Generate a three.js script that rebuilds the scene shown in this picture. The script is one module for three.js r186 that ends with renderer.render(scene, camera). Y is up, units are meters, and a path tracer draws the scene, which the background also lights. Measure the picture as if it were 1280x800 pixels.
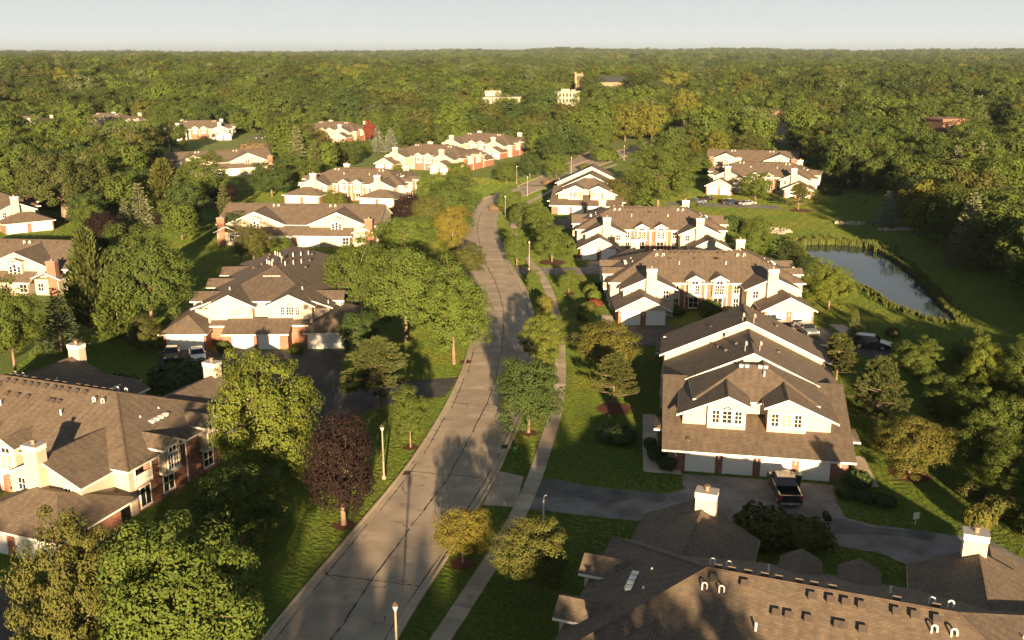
import * as THREE from 'three';
import { mergeGeometries } from 'three/addons/utils/BufferGeometryUtils.js';

// ---------------------------------------------------------------- camera, sky, sun, exposure
const scene = new THREE.Scene();
const CAM_Y = 38, PITCH = 15.642;
const camera = new THREE.PerspectiveCamera(36.87, 1.6, 1, 30000);
camera.position.set(0, CAM_Y, 0);
camera.rotation.set(-PITCH * Math.PI / 180, 0, 0);
const renderer = new THREE.WebGLRenderer({ antialias: true });
renderer.toneMapping = THREE.LinearToneMapping;
renderer.toneMappingExposure = 3.6;
renderer.shadowMap.enabled = true;
{ // clear early-morning sky: pale grey-green near the horizon, soft blue overhead, the same all round
  const W = 512, Hh = 256, d = new Float32Array(W * Hh * 4);
  for (let j = 0; j < Hh; j++) {
    const el = (j + 0.5) / Hh * 180 - 90, k = 1 - Math.exp(-Math.max(0, el) / 27), w = Math.exp(-Math.max(0, el) / 1.6);
    const lo = [0.212 + 0.016 * w, 0.225 + 0.004 * w, 0.22 - 0.01 * w], hi = [0.012, 0.02, 0.034];
    for (let i = 0; i < W; i++) {
      const q = (j * W + i) * 4;
      for (let c = 0; c < 3; c++) d[q + c] = el < 0 ? [0.02, 0.023, 0.014][c] : lo[c] + (hi[c] - lo[c]) * k;
      d[q + 3] = 1;
    }
  }
  const sky = new THREE.DataTexture(d, W, Hh, THREE.RGBAFormat, THREE.FloatType);
  sky.mapping = THREE.EquirectangularReflectionMapping;
  sky.magFilter = THREE.LinearFilter; sky.needsUpdate = true;
  scene.background = sky; scene.environment = sky;
}
const SUN_AZ = 4.4 * Math.PI / 180, SUN_EL = 10 * Math.PI / 180;
const sun = new THREE.DirectionalLight(new THREE.Color().setRGB(1, 0.7, 0.4), 5);
sun.name = 'sun';
sun.position.set(Math.sin(SUN_AZ) * Math.cos(SUN_EL) * 400, Math.sin(SUN_EL) * 400, Math.cos(SUN_AZ) * Math.cos(SUN_EL) * 400 - 150);
sun.target.position.set(0, 0, -150);
sun.castShadow = true; sun.shadow.radius = 1.2;
sun.shadow.mapSize.set(4096, 4096);
Object.assign(sun.shadow.camera, { left: -260, right: 260, top: 260, bottom: -260, near: 1, far: 1200 });
scene.add(sun); scene.add(sun.target);

// ---------------------------------------------------------------- helpers
function rng(seed) { let s = seed | 0; return () => { s = (s + 0x6d2b79f5) | 0; let t = Math.imul(s ^ (s >>> 15), 1 | s); t = (t + Math.imul(t ^ (t >>> 7), 61 | t)) ^ t; return ((t ^ (t >>> 14)) >>> 0) / 4294967296; }; }
const clamp = (x, a, b) => Math.min(b, Math.max(a, x)), lerp = (a, b, t) => a + (b - a) * t;
const smooth = (a, b, x) => { const t = clamp((x - a) / (b - a), 0, 1); return t * t * (3 - 2 * t); };
function hash2(i, j, s) { let h = Math.imul(i, 374761393) + Math.imul(j, 668265263) + Math.imul(s, 974634777) | 0; h = Math.imul(h ^ (h >>> 13), 1274126177); return ((h ^ (h >>> 16)) >>> 0) / 4294967296; }
function vnoise(x, y, per, s) { // tileable value noise
  const i = Math.floor(x), j = Math.floor(y), fx = x - i, fy = y - j, u = fx * fx * (3 - 2 * fx), v = fy * fy * (3 - 2 * fy);
  const m = (a) => ((a % per) + per) % per;
  const a = hash2(m(i), m(j), s), b = hash2(m(i + 1), m(j), s), c = hash2(m(i), m(j + 1), s), d = hash2(m(i + 1), m(j + 1), s);
  return lerp(lerp(a, b, u), lerp(c, d, u), v);
}
function fbm(x, y, per, oct, s) { let v = 0, a = 0.5, n = 0; for (let o = 0; o < oct; o++) { v += a * vnoise(x, y, per, s + o); n += a; a *= 0.5; x *= 2; y *= 2; per *= 2; } return v / n; }
function tex(n, metres, fn, srgb = true) { // fn(u, v) -> [r,g,b] 0..1 linear-ish display values
  const d = new Uint8Array(n * n * 4);
  for (let j = 0; j < n; j++) for (let i = 0; i < n; i++) {
    const c = fn(i / n, j / n), q = (j * n + i) * 4;
    for (let k = 0; k < 3; k++) d[q + k] = clamp(Math.round((c.length ? c[k] : c) * 255), 0, 255);
    d[q + 3] = 255;
  }
  const t = new THREE.DataTexture(d, n, n, THREE.RGBAFormat);
  t.wrapS = t.wrapT = THREE.RepeatWrapping; t.magFilter = THREE.LinearFilter; t.minFilter = THREE.LinearMipmapLinearFilter; t.generateMipmaps = true;
  if (srgb) t.colorSpace = THREE.SRGBColorSpace;
  t.repeat.set(1 / metres, 1 / metres); t.needsUpdate = true; return t;
}
const lin = (r, g, b) => new THREE.Color().setRGB(r, g, b);
const std = (o) => new THREE.MeshStandardMaterial({ roughness: 0.9, metalness: 0, ...o });
const taken = {};
function numbered(n) { const k = taken[n] = (taken[n] ?? -1) + 1; return k ? n + '_' + String(k).padStart(3, '0') : n; }
function tag(o, label, category, group, kind) {
  if (label) o.userData.label = label; if (category) o.userData.category = category;
  if (group) o.userData.group = group; if (kind) o.userData.kind = kind; return o;
}
function mesh(name, g, m, parent) { const o = new THREE.Mesh(g, m); o.name = name; o.castShadow = o.receiveShadow = true; if (parent) parent.add(o); return o; }
function top(o) { o.name = numbered(o.name); scene.add(o); return o; }

class MB { // collects planar polygons; uv in metres along and up each face
  constructor() { this.p = []; this.uv = []; this.n = []; }
  poly(pts) {
    let nx = 0, ny = 0, nz = 0;
    for (let i = 0; i < pts.length; i++) { const a = pts[i], b = pts[(i + 1) % pts.length]; nx += (a[1] - b[1]) * (a[2] + b[2]); ny += (a[2] - b[2]) * (a[0] + b[0]); nz += (a[0] - b[0]) * (a[1] + b[1]); }
    const l = Math.hypot(nx, ny, nz) || 1; nx /= l; ny /= l; nz /= l;
    let ux = nz, uz = -nx, ul = Math.hypot(ux, uz);
    if (ul < 1e-3) { ux = 1; uz = 0; ul = 1; }
    ux /= ul; uz /= ul;
    const vx = ny * uz, vy = nz * ux - nx * uz, vz = -ny * ux;
    const put = (q) => { this.p.push(q[0], q[1], q[2]); this.n.push(nx, ny, nz); this.uv.push(q[0] * ux + q[2] * uz, q[0] * vx + q[1] * vy + q[2] * vz); };
    for (let i = 1; i < pts.length - 1; i++) { put(pts[0]); put(pts[i]); put(pts[i + 1]); }
    return this;
  }
  box(x0, x1, y0, y1, z0, z1) {
    if (x0 > x1) [x0, x1] = [x1, x0]; if (z0 > z1) [z0, z1] = [z1, z0];
    const q = (x, y, z) => [x, y, z];
    this.poly([q(x0, y0, z1), q(x1, y0, z1), q(x1, y1, z1), q(x0, y1, z1)]); this.poly([q(x1, y0, z0), q(x0, y0, z0), q(x0, y1, z0), q(x1, y1, z0)]);
    this.poly([q(x1, y0, z1), q(x1, y0, z0), q(x1, y1, z0), q(x1, y1, z1)]); this.poly([q(x0, y0, z0), q(x0, y0, z1), q(x0, y1, z1), q(x0, y1, z0)]);
    this.poly([q(x0, y1, z1), q(x1, y1, z1), q(x1, y1, z0), q(x0, y1, z0)]); this.poly([q(x0, y0, z0), q(x1, y0, z0), q(x1, y0, z1), q(x0, y0, z1)]);
    return this;
  }
  geo() {
    const g = new THREE.BufferGeometry();
    g.setAttribute('position', new THREE.Float32BufferAttribute(this.p, 3)); g.setAttribute('normal', new THREE.Float32BufferAttribute(this.n, 3)); g.setAttribute('uv', new THREE.Float32BufferAttribute(this.uv, 2));
    return g;
  }
  build(name, m, parent) { return this.p.length ? mesh(name, this.geo(), m, parent) : null; }
}
function tube(pts, radii, seg = 6) { // swept tapered tube through points
  const p = [], n = [], uv = [], idx = [];
  const V = pts.map((q) => new THREE.Vector3(...q)), up = new THREE.Vector3(0.3, 0.1, 0.95).normalize();
  V.forEach((c, i) => {
    const t = V[Math.min(i + 1, V.length - 1)].clone().sub(V[Math.max(i - 1, 0)]).normalize(), a = new THREE.Vector3().crossVectors(up, t).normalize(), b = new THREE.Vector3().crossVectors(t, a);
    for (let k = 0; k <= seg; k++) { const w = k / seg * Math.PI * 2, d = a.clone().multiplyScalar(Math.cos(w)).addScaledVector(b, Math.sin(w)); p.push(c.x + d.x * radii[i], c.y + d.y * radii[i], c.z + d.z * radii[i]); n.push(d.x, d.y, d.z); uv.push(k / seg * 2, i); }
  });
  for (let i = 0; i < V.length - 1; i++) for (let k = 0; k < seg; k++) { const a = i * (seg + 1) + k, b = a + seg + 1; idx.push(a, a + 1, b, b, a + 1, b + 1); }
  const g = new THREE.BufferGeometry();
  g.setAttribute('position', new THREE.Float32BufferAttribute(p, 3)); g.setAttribute('normal', new THREE.Float32BufferAttribute(n, 3)); g.setAttribute('uv', new THREE.Float32BufferAttribute(uv, 2)); g.setIndex(idx);
  return g;
}

// ---------------------------------------------------------------- materials
const shingleTex = tex(1024, 5.6, (u, v) => {
  const rows = 40, r = Math.floor(v * rows), fv = v * rows - r, off = hash2(r, 3, 9), cols = 20, cx = (u + off * 0.37) * cols, c = Math.floor(cx) % cols;
  let t = 0.82 + 0.12 * hash2(c, r, 5) + 0.16 * (fbm(u * 6, v * 6, 6, 4, 21) - 0.5) + 0.1 * (hash2(Math.floor(u * 1024), Math.floor(v * 1024), 77) - 0.5);
  const edge = fv < 0.16 ? 0.6 : 1; if (cx - Math.floor(cx) < 0.05) t *= 0.85;
  t *= 0.9 + 0.22 * (fbm(u * 14, v * 2, 2, 3, 33)); t *= edge; const w = hash2(c, r, 8) * 0.05; return [t, t * (0.98 - w), t * (0.95 - w * 1.6)];
});
const shingleBump = tex(512, 5.6, (u, v) => { const rows = 40, fv = v * rows - Math.floor(v * rows); return 0.3 + 0.6 * (1 - fv) + 0.1 * hash2(Math.floor(u * 512), Math.floor(v * 512), 3); }, false);
const sidingTex = tex(256, 3.2, (u, v) => { const f = v * 16 - Math.floor(v * 16); const t = 0.95 + 0.05 * fbm(u * 8, v * 8, 8, 3, 4) - (f < 0.1 ? 0.1 : 0); return [t, t, t * 0.99]; });
const sidingBump = tex(256, 3.2, (u, v) => 1 - (v * 16 - Math.floor(v * 16)), false);
const brickTex = tex(512, 3.2, (u, v) => {
  const rows = 42, r = Math.floor(v * rows), fv = v * rows - r, cols = 14, cx = u * cols + (r % 2) * 0.5, c = Math.floor(cx) % cols, fu = cx - Math.floor(cx);
  if (fv < 0.14 || fu < 0.05) return [0.62, 0.56, 0.5];
  const t = 0.75 + 0.4 * hash2(c, r, 31), k = hash2(c, r, 12); return [0.6 * t, (0.36 + 0.06 * k) * t, (0.28 + 0.07 * k) * t];
});
const concreteTex = tex(1024, 9, (u, v) => {
  let t = 0.8 + 0.22 * (fbm(u * 5, v * 5, 5, 6, 41) - 0.5) + 0.13 * (hash2(Math.floor(u * 1024), Math.floor(v * 1024), 7) - 0.5);
  const st = fbm(u * 9, v * 9, 9, 4, 61); if (st > 0.68) t -= (st - 0.68) * 0.6; return [t, t * 0.965, t * 0.91];
});
const asphaltTex = tex(1024, 8, (u, v) => { let t = 0.6 + 0.35 * (fbm(u * 6, v * 6, 6, 6, 91) - 0.5) + 0.25 * (hash2(Math.floor(u * 1024), Math.floor(v * 1024), 19) - 0.5); return [t, t, t * 1.01]; });
const grassTex = tex(1024, 11, (u, v) => {
  const a = fbm(u * 4, v * 4, 4, 4, 101), b = fbm(u * 90, v * 90, 90, 3, 131), c = hash2(Math.floor(u * 1024), Math.floor(v * 1024), 55);
  const t = 0.62 + 0.35 * (b - 0.5) + 0.3 * (c - 0.5), y = clamp(0.5 + 1.4 * (a - 0.5) + 0.5 * (b - 0.5), 0, 1);
  return [t * (0.86 + 0.22 * y), t * (1.0 + 0.05 * y), t * (0.72 + 0.1 * y)];
});
const grassBump = tex(1024, 5, (u, v) => 0.5 * vnoise(u * 200, v * 200, 200, 7) + 0.5 * hash2(Math.floor(u * 1024), Math.floor(v * 1024), 15), false);
const mulchTex = tex(256, 2, (u, v) => { const t = 0.45 + 0.5 * fbm(u * 30, v * 30, 30, 3, 5); return [t, t * 0.8, t * 0.7]; });
const barkTex = tex(256, 1, (u, v) => { const t = 0.5 + 0.5 * fbm(u * 14, v * 4, 4, 4, 8); return [t, t * 0.95, t * 0.9]; });
const rockTex = tex(256, 3, (u, v) => { const t = 0.55 + 0.45 * fbm(u * 12, v * 12, 12, 4, 15); return [t, t * 0.97, t * 0.92]; });
const waterBump = tex(512, 14, (u, v) => fbm(u * 24, v * 40, 8, 4, 3), false);

const M = {
  shingle: std({ color: lin(0.19, 0.163, 0.13), map: shingleTex, bumpMap: shingleBump, bumpScale: 0.012, roughness: 0.95 }),
  shingleGrey: std({ color: lin(0.175, 0.148, 0.12), map: shingleTex, bumpMap: shingleBump, bumpScale: 0.012, roughness: 0.95 }),
  ridgeCap: std({ color: lin(0.16, 0.13, 0.1), map: shingleTex, roughness: 0.95 }),
  siding: std({ color: lin(0.52, 0.46, 0.37), map: sidingTex, bumpMap: sidingBump, bumpScale: 0.012, roughness: 0.7 }),
  trim: std({ color: lin(0.8, 0.77, 0.7), roughness: 0.6 }),
  brick: std({ color: lin(0.95, 0.92, 0.9), map: brickTex, roughness: 0.92 }),
  door: std({ color: lin(0.82, 0.8, 0.76), roughness: 0.55 }),
  glass: new THREE.MeshPhysicalMaterial({ color: lin(0.025, 0.027, 0.03), roughness: 0.06, metalness: 0, specularIntensity: 1 }),
  blind: std({ color: lin(0.26, 0.23, 0.17), roughness: 0.35 }),
  dark: std({ color: lin(0.03, 0.028, 0.026), roughness: 0.8 }),
  vent: std({ color: lin(0.09, 0.07, 0.055), roughness: 0.8 }),
  pipe: std({ color: lin(0.75, 0.73, 0.68), roughness: 0.5 }),
  flue: std({ color: lin(0.3, 0.19, 0.12), roughness: 0.6, metalness: 0.4 }),
  metalCap: std({ color: lin(0.42, 0.39, 0.36), roughness: 0.5, metalness: 0.3 }),
  concrete: std({ color: lin(0.6, 0.54, 0.46), map: concreteTex, bumpMap: concreteTex, bumpScale: 0.004 }),
  concreteNew: std({ color: lin(0.78, 0.71, 0.63), map: concreteTex }),
  concreteOld: std({ color: lin(0.55, 0.49, 0.43), map: concreteTex }),
  kerb: std({ color: lin(0.66, 0.6, 0.51), map: concreteTex }),
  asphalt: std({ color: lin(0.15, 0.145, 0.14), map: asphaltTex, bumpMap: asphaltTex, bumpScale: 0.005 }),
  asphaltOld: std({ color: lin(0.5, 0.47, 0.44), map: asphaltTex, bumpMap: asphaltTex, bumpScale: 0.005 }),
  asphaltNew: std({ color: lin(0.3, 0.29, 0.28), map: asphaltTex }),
  tar: std({ color: lin(0.025, 0.024, 0.024), roughness: 0.6 }),
  grass: std({ color: lin(0.38, 0.5, 0.085), map: grassTex, bumpMap: grassBump, bumpScale: 0.09, roughness: 1 }),
  mulch: std({ color: lin(0.2, 0.1, 0.06), map: mulchTex, bumpMap: mulchTex, bumpScale: 0.05 }),
  bark: std({ color: lin(0.36, 0.29, 0.22), map: barkTex }),
  rock: std({ color: lin(0.6, 0.55, 0.48), map: rockTex }),
  water: new THREE.MeshPhysicalMaterial({ color: lin(0.022, 0.04, 0.055), roughness: 0.02, bumpMap: waterBump, bumpScale: 0.003, ior: 1.33, specularIntensity: 1 }),
};
// ---------------------------------------------------------------- terrain
const POND = [[59, -192.6], [62.4, -194], [67.1, -193.6], [71.3, -190.9], [72.6, -183], [72.4, -175], [71, -164.4], [69.2, -154.4], [67, -144], [65, -134.6], [62.6, -136.5], [60.7, -140.7], [59.3, -146.5], [59.4, -154.4], [58.3, -159.5], [57.2, -167.5], [57.2, -180]];
function inPoly(p, x, z) { let r = false; for (let i = 0, j = p.length - 1; i < p.length; j = i++) if ((p[i][1] > z) !== (p[j][1] > z) && x < (p[j][0] - p[i][0]) * (z - p[i][1]) / (p[j][1] - p[i][1]) + p[i][0]) r = !r; return r; }
function edgeDist(p, x, z) { let m = 1e9; for (let i = 0, j = p.length - 1; i < p.length; j = i++) { const dx = p[i][0] - p[j][0], dz = p[i][1] - p[j][1], t = clamp(((x - p[j][0]) * dx + (z - p[j][1]) * dz) / (dx * dx + dz * dz), 0, 1); m = Math.min(m, Math.hypot(x - p[j][0] - t * dx, z - p[j][1] - t * dz)); } return m; }
function ground(x, z) {
  const d = Math.hypot(x, z);
  if (d < 330 && x > 40 && x < 92 && z < -118 && z > -210) { const e = edgeDist(POND, x, z), inside = inPoly(POND, x, z); return inside ? -0.4 - Math.min(1, e * 0.35) : -0.4 * smooth(7, 0, e); }
  if (d < 420) return 0;
  let y = 0;
  y += 7 * smooth(480, 900, d) * smooth(60, -380, x) * smooth(2600, 1500, d);
  y += smooth(500, 1500, d) * 9 * (fbm(x / 420 + 40, z / 420 + 40, 256, 4, 71) - 0.5) * 2;
  const a = Math.atan2(x, -z) * 180 / Math.PI;
  y += (14 + 24 * (vnoise(a * 0.35 + 60, 3.5, 256, 9) - 0.3) + 7 * vnoise(a * 1.7 + 200, 7.5, 1024, 12)) * smooth(3600, 5600, d) * (0.45 + 0.55 * smooth(-8, -1, a)) * smooth(9000, 6500, d);
  return y;
}
{
  const N = 340, K = 6.6, A = 11000, CX = 40, CZ = -150, p = [], uv = [], idx = [];
  const w = (s) => A * Math.sinh(K * s) / Math.sinh(K);
  for (let j = 0; j <= N; j++) for (let i = 0; i <= N; i++) { const x = CX + w(i / N * 2 - 1), z = CZ + w(j / N * 2 - 1); p.push(x, ground(x, z), z); uv.push(x, z); }
  for (let j = 0; j < N; j++) for (let i = 0; i < N; i++) { const a = j * (N + 1) + i, b = a + N + 1; idx.push(a, b, a + 1, b, b + 1, a + 1); }
  const g = new THREE.BufferGeometry();
  g.setAttribute('position', new THREE.Float32BufferAttribute(p, 3)); g.setAttribute('uv', new THREE.Float32BufferAttribute(uv, 2)); g.setIndex(idx); g.computeVertexNormals();
  tag(top(mesh('ground', g, M.grass)), 'green grassy ground stretching out between the houses', 'ground', null, 'structure');
}
function flat(poly, y, name, m, parent) { // a sheet from a ground outline
  const sh = new THREE.Shape(poly.map(([x, z]) => new THREE.Vector2(x, -z))), g = new THREE.ShapeGeometry(sh, 4);
  g.rotateX(-Math.PI / 2); g.translate(0, y, 0);
  const q = g.attributes.position, u = g.attributes.uv; for (let i = 0; i < q.count; i++) u.setXY(i, q.getX(i), q.getZ(i));
  return mesh(name, g, m, parent);
}
const curve2 = (pts, closed = false) => { const c = new THREE.CatmullRomCurve3(pts.map(([x, z]) => new THREE.Vector3(x, 0, z)), closed, 'centripetal'); c.arcLengthDivisions = 800; return c; };
const roundPoly = (pts, n) => curve2(pts, true).getSpacedPoints(n || pts.length * 5).slice(0, -1).map((v) => [v.x, v.z]);
{
  const w = flat(roundPoly(POND, 120), -0.24, 'pond_water', M.water); w.name = 'pond_water';
  tag(top(w), 'still pond mirroring the pale sky beside the lawn', 'pond', null, 'structure');
}

// ---------------------------------------------------------------- road, kerbs, walks
class Path {
  constructor(pts) { this.c = curve2(pts); this.len = this.c.getLength(); }
  at(s, off) { const t = clamp(s / this.len, 0, 1), p = this.c.getPointAt(t), d = this.c.getTangentAt(t); return [p.x - d.z * off, p.z + d.x * off]; }
  strip(mb, s0, s1, o0, o1, y0, y1, step = 2) { // box strip with sides
    const n = Math.max(1, Math.ceil((s1 - s0) / step));
    for (let i = 0; i < n; i++) {
      const a = s0 + (s1 - s0) * i / n, b = s0 + (s1 - s0) * (i + 1) / n, A = this.at(a, o0), B = this.at(a, o1), C = this.at(b, o1), D = this.at(b, o0), P = (q, y) => [q[0], y, q[1]];
      mb.poly([P(A, y1), P(B, y1), P(C, y1), P(D, y1)]);
      if (y1 - y0 > 0.005) {
        mb.poly([P(B, y1), P(B, y0), P(C, y0), P(C, y1)]); mb.poly([P(A, y0), P(A, y1), P(D, y1), P(D, y0)]);
        if (i === 0) mb.poly([P(A, y1), P(A, y0), P(B, y0), P(B, y1)]); if (i === n - 1) mb.poly([P(C, y1), P(C, y0), P(D, y0), P(D, y1)]);
      }
    }
    return mb;
  }
}
// right kerb line of the street, near to far; offsets to the left of travel are negative
const ROAD_R = [[-13, -30], [-7.8, -56.4], [-4.9, -68.2], [-1.6, -82], [0.9, -97], [2.3, -110], [3, -124], [3.1, -138], [2, -155.5], [-0.4, -174.2], [-2.9, -203], [-3.6, -222], [-2, -243], [2.6, -259], [9, -276], [17, -300], [27, -325], [38, -352], [52, -385], [70, -425]];
const road = new Path(ROAD_R), RW = 8.5, RIGHT = 1;
{
  const bed = new MB(); road.strip(bed, 0, road.len, -RW + 0.02, -0.02, 0, 0.012, 3);
  const r = tag(top(bed.build('road', M.tar)), 'tan concrete residential street with dark sealed cracks', 'road', null, 'structure');
  const rr = rng(11), SL = 6.4, cutoff = 250, mats = [M.concrete, M.concrete, std({ color: lin(0.56, 0.5, 0.43), map: concreteTex }), std({ color: lin(0.64, 0.575, 0.49), map: concreteTex })];
  for (let k = 0, s = 0; s < cutoff; k++, s += SL) for (const [a, b] of [[-RW + 0.62, -RW / 2 - 0.008], [-RW / 2 + 0.008, -0.62]]) { const mb = new MB(); road.strip(mb, s + 0.008, s + SL - 0.008, a, b, 0.005, 0.03, 1.6); mb.build('slab', mats[Math.floor(rr() * 4)], r); }
  const far = new MB(); road.strip(far, cutoff + 4, road.len, -RW + 0.62, -0.62, 0.005, 0.03, 4); far.build('paving', M.concrete, r);
  for (const [a, b] of [[-RW + 0.02, -RW + 0.6], [-0.6, -0.02]]) { const g = new MB(); road.strip(g, 0, road.len, a, b, 0.005, 0.026, 2.5); g.build('gutter', M.kerb, r); }
  for (const [a, b] of [[-RW - 0.2, -RW], [0, 0.2]]) { const g = new MB(); road.strip(g, 0, road.len, a, b, -0.05, 0.15, 2.5); tag(g.build('kerb', M.kerb, r)); }
  // tar-filled cracks: a wandering one down the middle, ragged ones across, and short branches
  const crack = (pts, w0, w1) => { const mb = new MB(); for (let i = 0; i < pts.length - 1; i++) { const [x0, z0] = pts[i], [x1, z1] = pts[i + 1], l = Math.hypot(x1 - x0, z1 - z0) || 1, nx = -(z1 - z0) / l, nz = (x1 - x0) / l, a = lerp(w0, w1, rr()) / 2, b = a; mb.poly([[x0 - nx * a, 0.034, z0 - nz * a], [x1 - nx * b, 0.034, z1 - nz * b], [x1 + nx * b, 0.034, z1 + nz * b], [x0 + nx * a, 0.034, z0 + nz * a]]); } mb.build('crack_seal', M.tar, r); };
  { let w = 0; for (let s = 4; s < 330; s += 19) { const pts = []; for (let q = 0; q <= 19; q += 0.6) { w += (rr() - 0.5) * 0.13; w *= 0.96; pts.push(road.at(s + q, -RW / 2 + w)); } crack(pts, 0.04, 0.17); } }
  for (let s = 14.2; s < 300; s += 19.2) { const pts = []; let w = 0; for (let o = -RW + 0.3; o <= -0.4; o += 0.35) { w += (rr() - 0.5) * 0.16; pts.push(road.at(s + w, o)); } crack(pts, 0.035, 0.13); }
  for (let k = 0; k < 46; k++) { const s = 20 + rr() * 200, o = -RW + 0.8 + rr() * (RW - 1.6), pts = []; let a = 0, b = 0; const da = (rr() - 0.5) * 0.5, db = (rr() - 0.5) * 0.5; for (let q = 0; q < 6 + rr() * 6; q++) { a += da + (rr() - 0.5) * 0.3; b += db + (rr() - 0.5) * 0.3; pts.push(road.at(s + a, clamp(o + b, -RW + 0.3, -0.3))); } crack(pts, 0.02, 0.09); }
  for (const o of [-0.62, -RW + 0.62]) for (let s = 18; s < 150; s += 13) { const pts = []; let w = 0; for (let q = 0; q <= 11; q += 0.7) { w += (rr() - 0.5) * 0.06; pts.push(road.at(s + q, o + w)); } crack(pts, 0.03, 0.11); }
}
const WALK_L = [[-14, -26], [-5.5, -56.2], [-4.3, -60], [-1.4, -69.6], [0.8, -78.6], [2.8, -90], [4.5, -102], [5.6, -120], [5.8, -142], [4.5, -164], [1.6, -183], [-0.1, -207], [-0.1, -222], [2.4, -244], [8.4, -265], [15, -286], [24, -310], [36, -338]];
const walk = new Path(WALK_L);
{
  const bed = new MB(); walk.strip(bed, 0, walk.len, 0.03, 1.37, 0, 0.02, 2);
  const o = tag(top(bed.build('sidewalk', M.concreteOld)), 'narrow concrete sidewalk of square slabs along the street', 'sidewalk', null, 'structure');
  const rr = rng(5), tones = [M.concrete, M.concrete, M.concreteNew, M.concreteOld, M.kerb];
  for (let s = 0; s < walk.len - 2; s += 1.55) { const mb = new MB(); walk.strip(mb, s + 0.012, s + 1.538, 0, 1.4, 0, 0.06 + rr() * 0.008, 0.8); mb.build('slab', tones[Math.floor(rr() * 5)], o); }
}
const PAVED = [];
const drive = (name, poly, m, label, y = 0.02, round = false) => PAVED.push(poly) && tag(top(flat(round ? roundPoly(poly, poly.length * 6) : poly, y, name, m)), label, 'driveway', null, 'structure');
drive('driveway', [[1.6, -81.6], [8.6, -79.3], [13.5, -78.2], [15.4, -79], [15.9, -82.4], [22.6, -81.3], [29.2, -80], [28.4, -76.4], [28.2, -73.8], [29.6, -72.6], [34.8, -71], [38.5, -70], [40, -66], [37, -62], [31.5, -60.8], [29.8, -63], [30.3, -66], [29, -67.6], [26.6, -68.6], [23.4, -70], [19.5, -72.2], [14.7, -72.6], [10.1, -73.1], [1.2, -75.4]], M.asphaltOld, 'worn grey asphalt driveway sweeping to the four garage doors', 0.018, false);
drive('driveway', [[2.4, -81.4], [8.6, -79.15], [13.5, -78.1], [13.2, -76.6], [11, -77.2], [8.2, -76.3], [5.5, -77.6], [2.2, -77.4]], M.asphaltNew, 'darker asphalt patch along the edge of the grey driveway', 0.024, true);
drive('driveway', [[27.2, -73.6], [30, -72], [34.6, -70.9], [33.8, -69.8], [30.5, -70.6], [28, -70.8], [25.4, -71]], M.asphaltNew, 'darker asphalt band beside the lawn bend of the driveway', 0.025, true);
drive('driveway', [[-1.15, -83], [1.1, -81.8], [0.3, -75.6], [-2.6, -76]], M.concrete, 'pale concrete apron where the grey driveway meets the street', 0.03);
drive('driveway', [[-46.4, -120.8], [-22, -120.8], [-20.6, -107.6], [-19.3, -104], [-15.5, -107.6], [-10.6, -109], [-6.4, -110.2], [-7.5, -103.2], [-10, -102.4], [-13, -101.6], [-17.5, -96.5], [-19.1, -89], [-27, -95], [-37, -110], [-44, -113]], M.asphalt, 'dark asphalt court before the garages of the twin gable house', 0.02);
drive('driveway', [[0.3, -171.4], [13.6, -171.2], [14.5, -177], [24, -177.6], [24.5, -170], [15.4, -165.6], [1.0, -165.6]], M.asphaltOld, 'straight grey driveway crossing the sidewalk to a gabled garage', 0.02);
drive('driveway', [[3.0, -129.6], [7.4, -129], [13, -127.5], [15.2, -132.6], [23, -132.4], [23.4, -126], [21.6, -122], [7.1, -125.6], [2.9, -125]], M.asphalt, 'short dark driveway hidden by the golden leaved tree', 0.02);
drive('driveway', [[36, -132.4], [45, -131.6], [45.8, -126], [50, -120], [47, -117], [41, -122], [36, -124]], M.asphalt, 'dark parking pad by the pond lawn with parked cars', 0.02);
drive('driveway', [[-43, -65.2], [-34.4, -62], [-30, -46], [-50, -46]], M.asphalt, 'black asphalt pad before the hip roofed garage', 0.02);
drive('driveway', [[40, -250], [62, -245], [68, -244], [68, -238], [56, -241], [39, -244.5]], M.asphaltOld, 'lane with parked cars before the house above the pond', 0.02);
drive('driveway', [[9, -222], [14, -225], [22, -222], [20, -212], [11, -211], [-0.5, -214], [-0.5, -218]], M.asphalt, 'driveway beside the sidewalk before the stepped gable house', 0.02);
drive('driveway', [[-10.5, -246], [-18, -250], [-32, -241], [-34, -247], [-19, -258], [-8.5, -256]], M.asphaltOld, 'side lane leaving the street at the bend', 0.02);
drive('driveway', [[18, -338], [24, -360], [30, -400], [38, -398], [31, -360], [25, -332]], M.concreteOld, 'broad side street running towards the flat roofed buildings', 0.02);
drive('driveway', [[-120, -436], [-96, -436], [-90, -410], [-86, -412], [-90, -444], [-120, -446]], M.asphaltOld, 'parking strip before the distant houses at the woods', 0.02);
const slabwalk = (poly, label) => PAVED.push(poly) && tag(top(flat(poly, 0.05, 'footpath', M.concreteNew)), label, 'path', null, 'structure');
slabwalk([[14.2, -97.6], [15.6, -97.6], [14.9, -91.6], [14, -84.2], [15.9, -83.6], [15.8, -82.2], [12.3, -82.8], [13.3, -91]], 'concrete footpath along the side of the four garage house');
slabwalk([[33, -86.5], [34.2, -86.3], [33.2, -79.6], [31.6, -79.3]], 'concrete footpath at the far corner of the four garage house');
slabwalk([[13.4, -138.5], [15, -138], [14.6, -131.5], [13.4, -127.6], [12.4, -129]], 'concrete footpath beside the gabled garage');
slabwalk([[45.6, -133.4], [47.8, -133.2], [48.6, -126.6], [46.4, -126.4]], 'pale concrete patio strip beside the pond lawn garage');
slabwalk([[12.6, -186], [14, -186], [13.6, -177.2], [12.2, -177]], 'concrete footpath beside the driveway garage');
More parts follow.
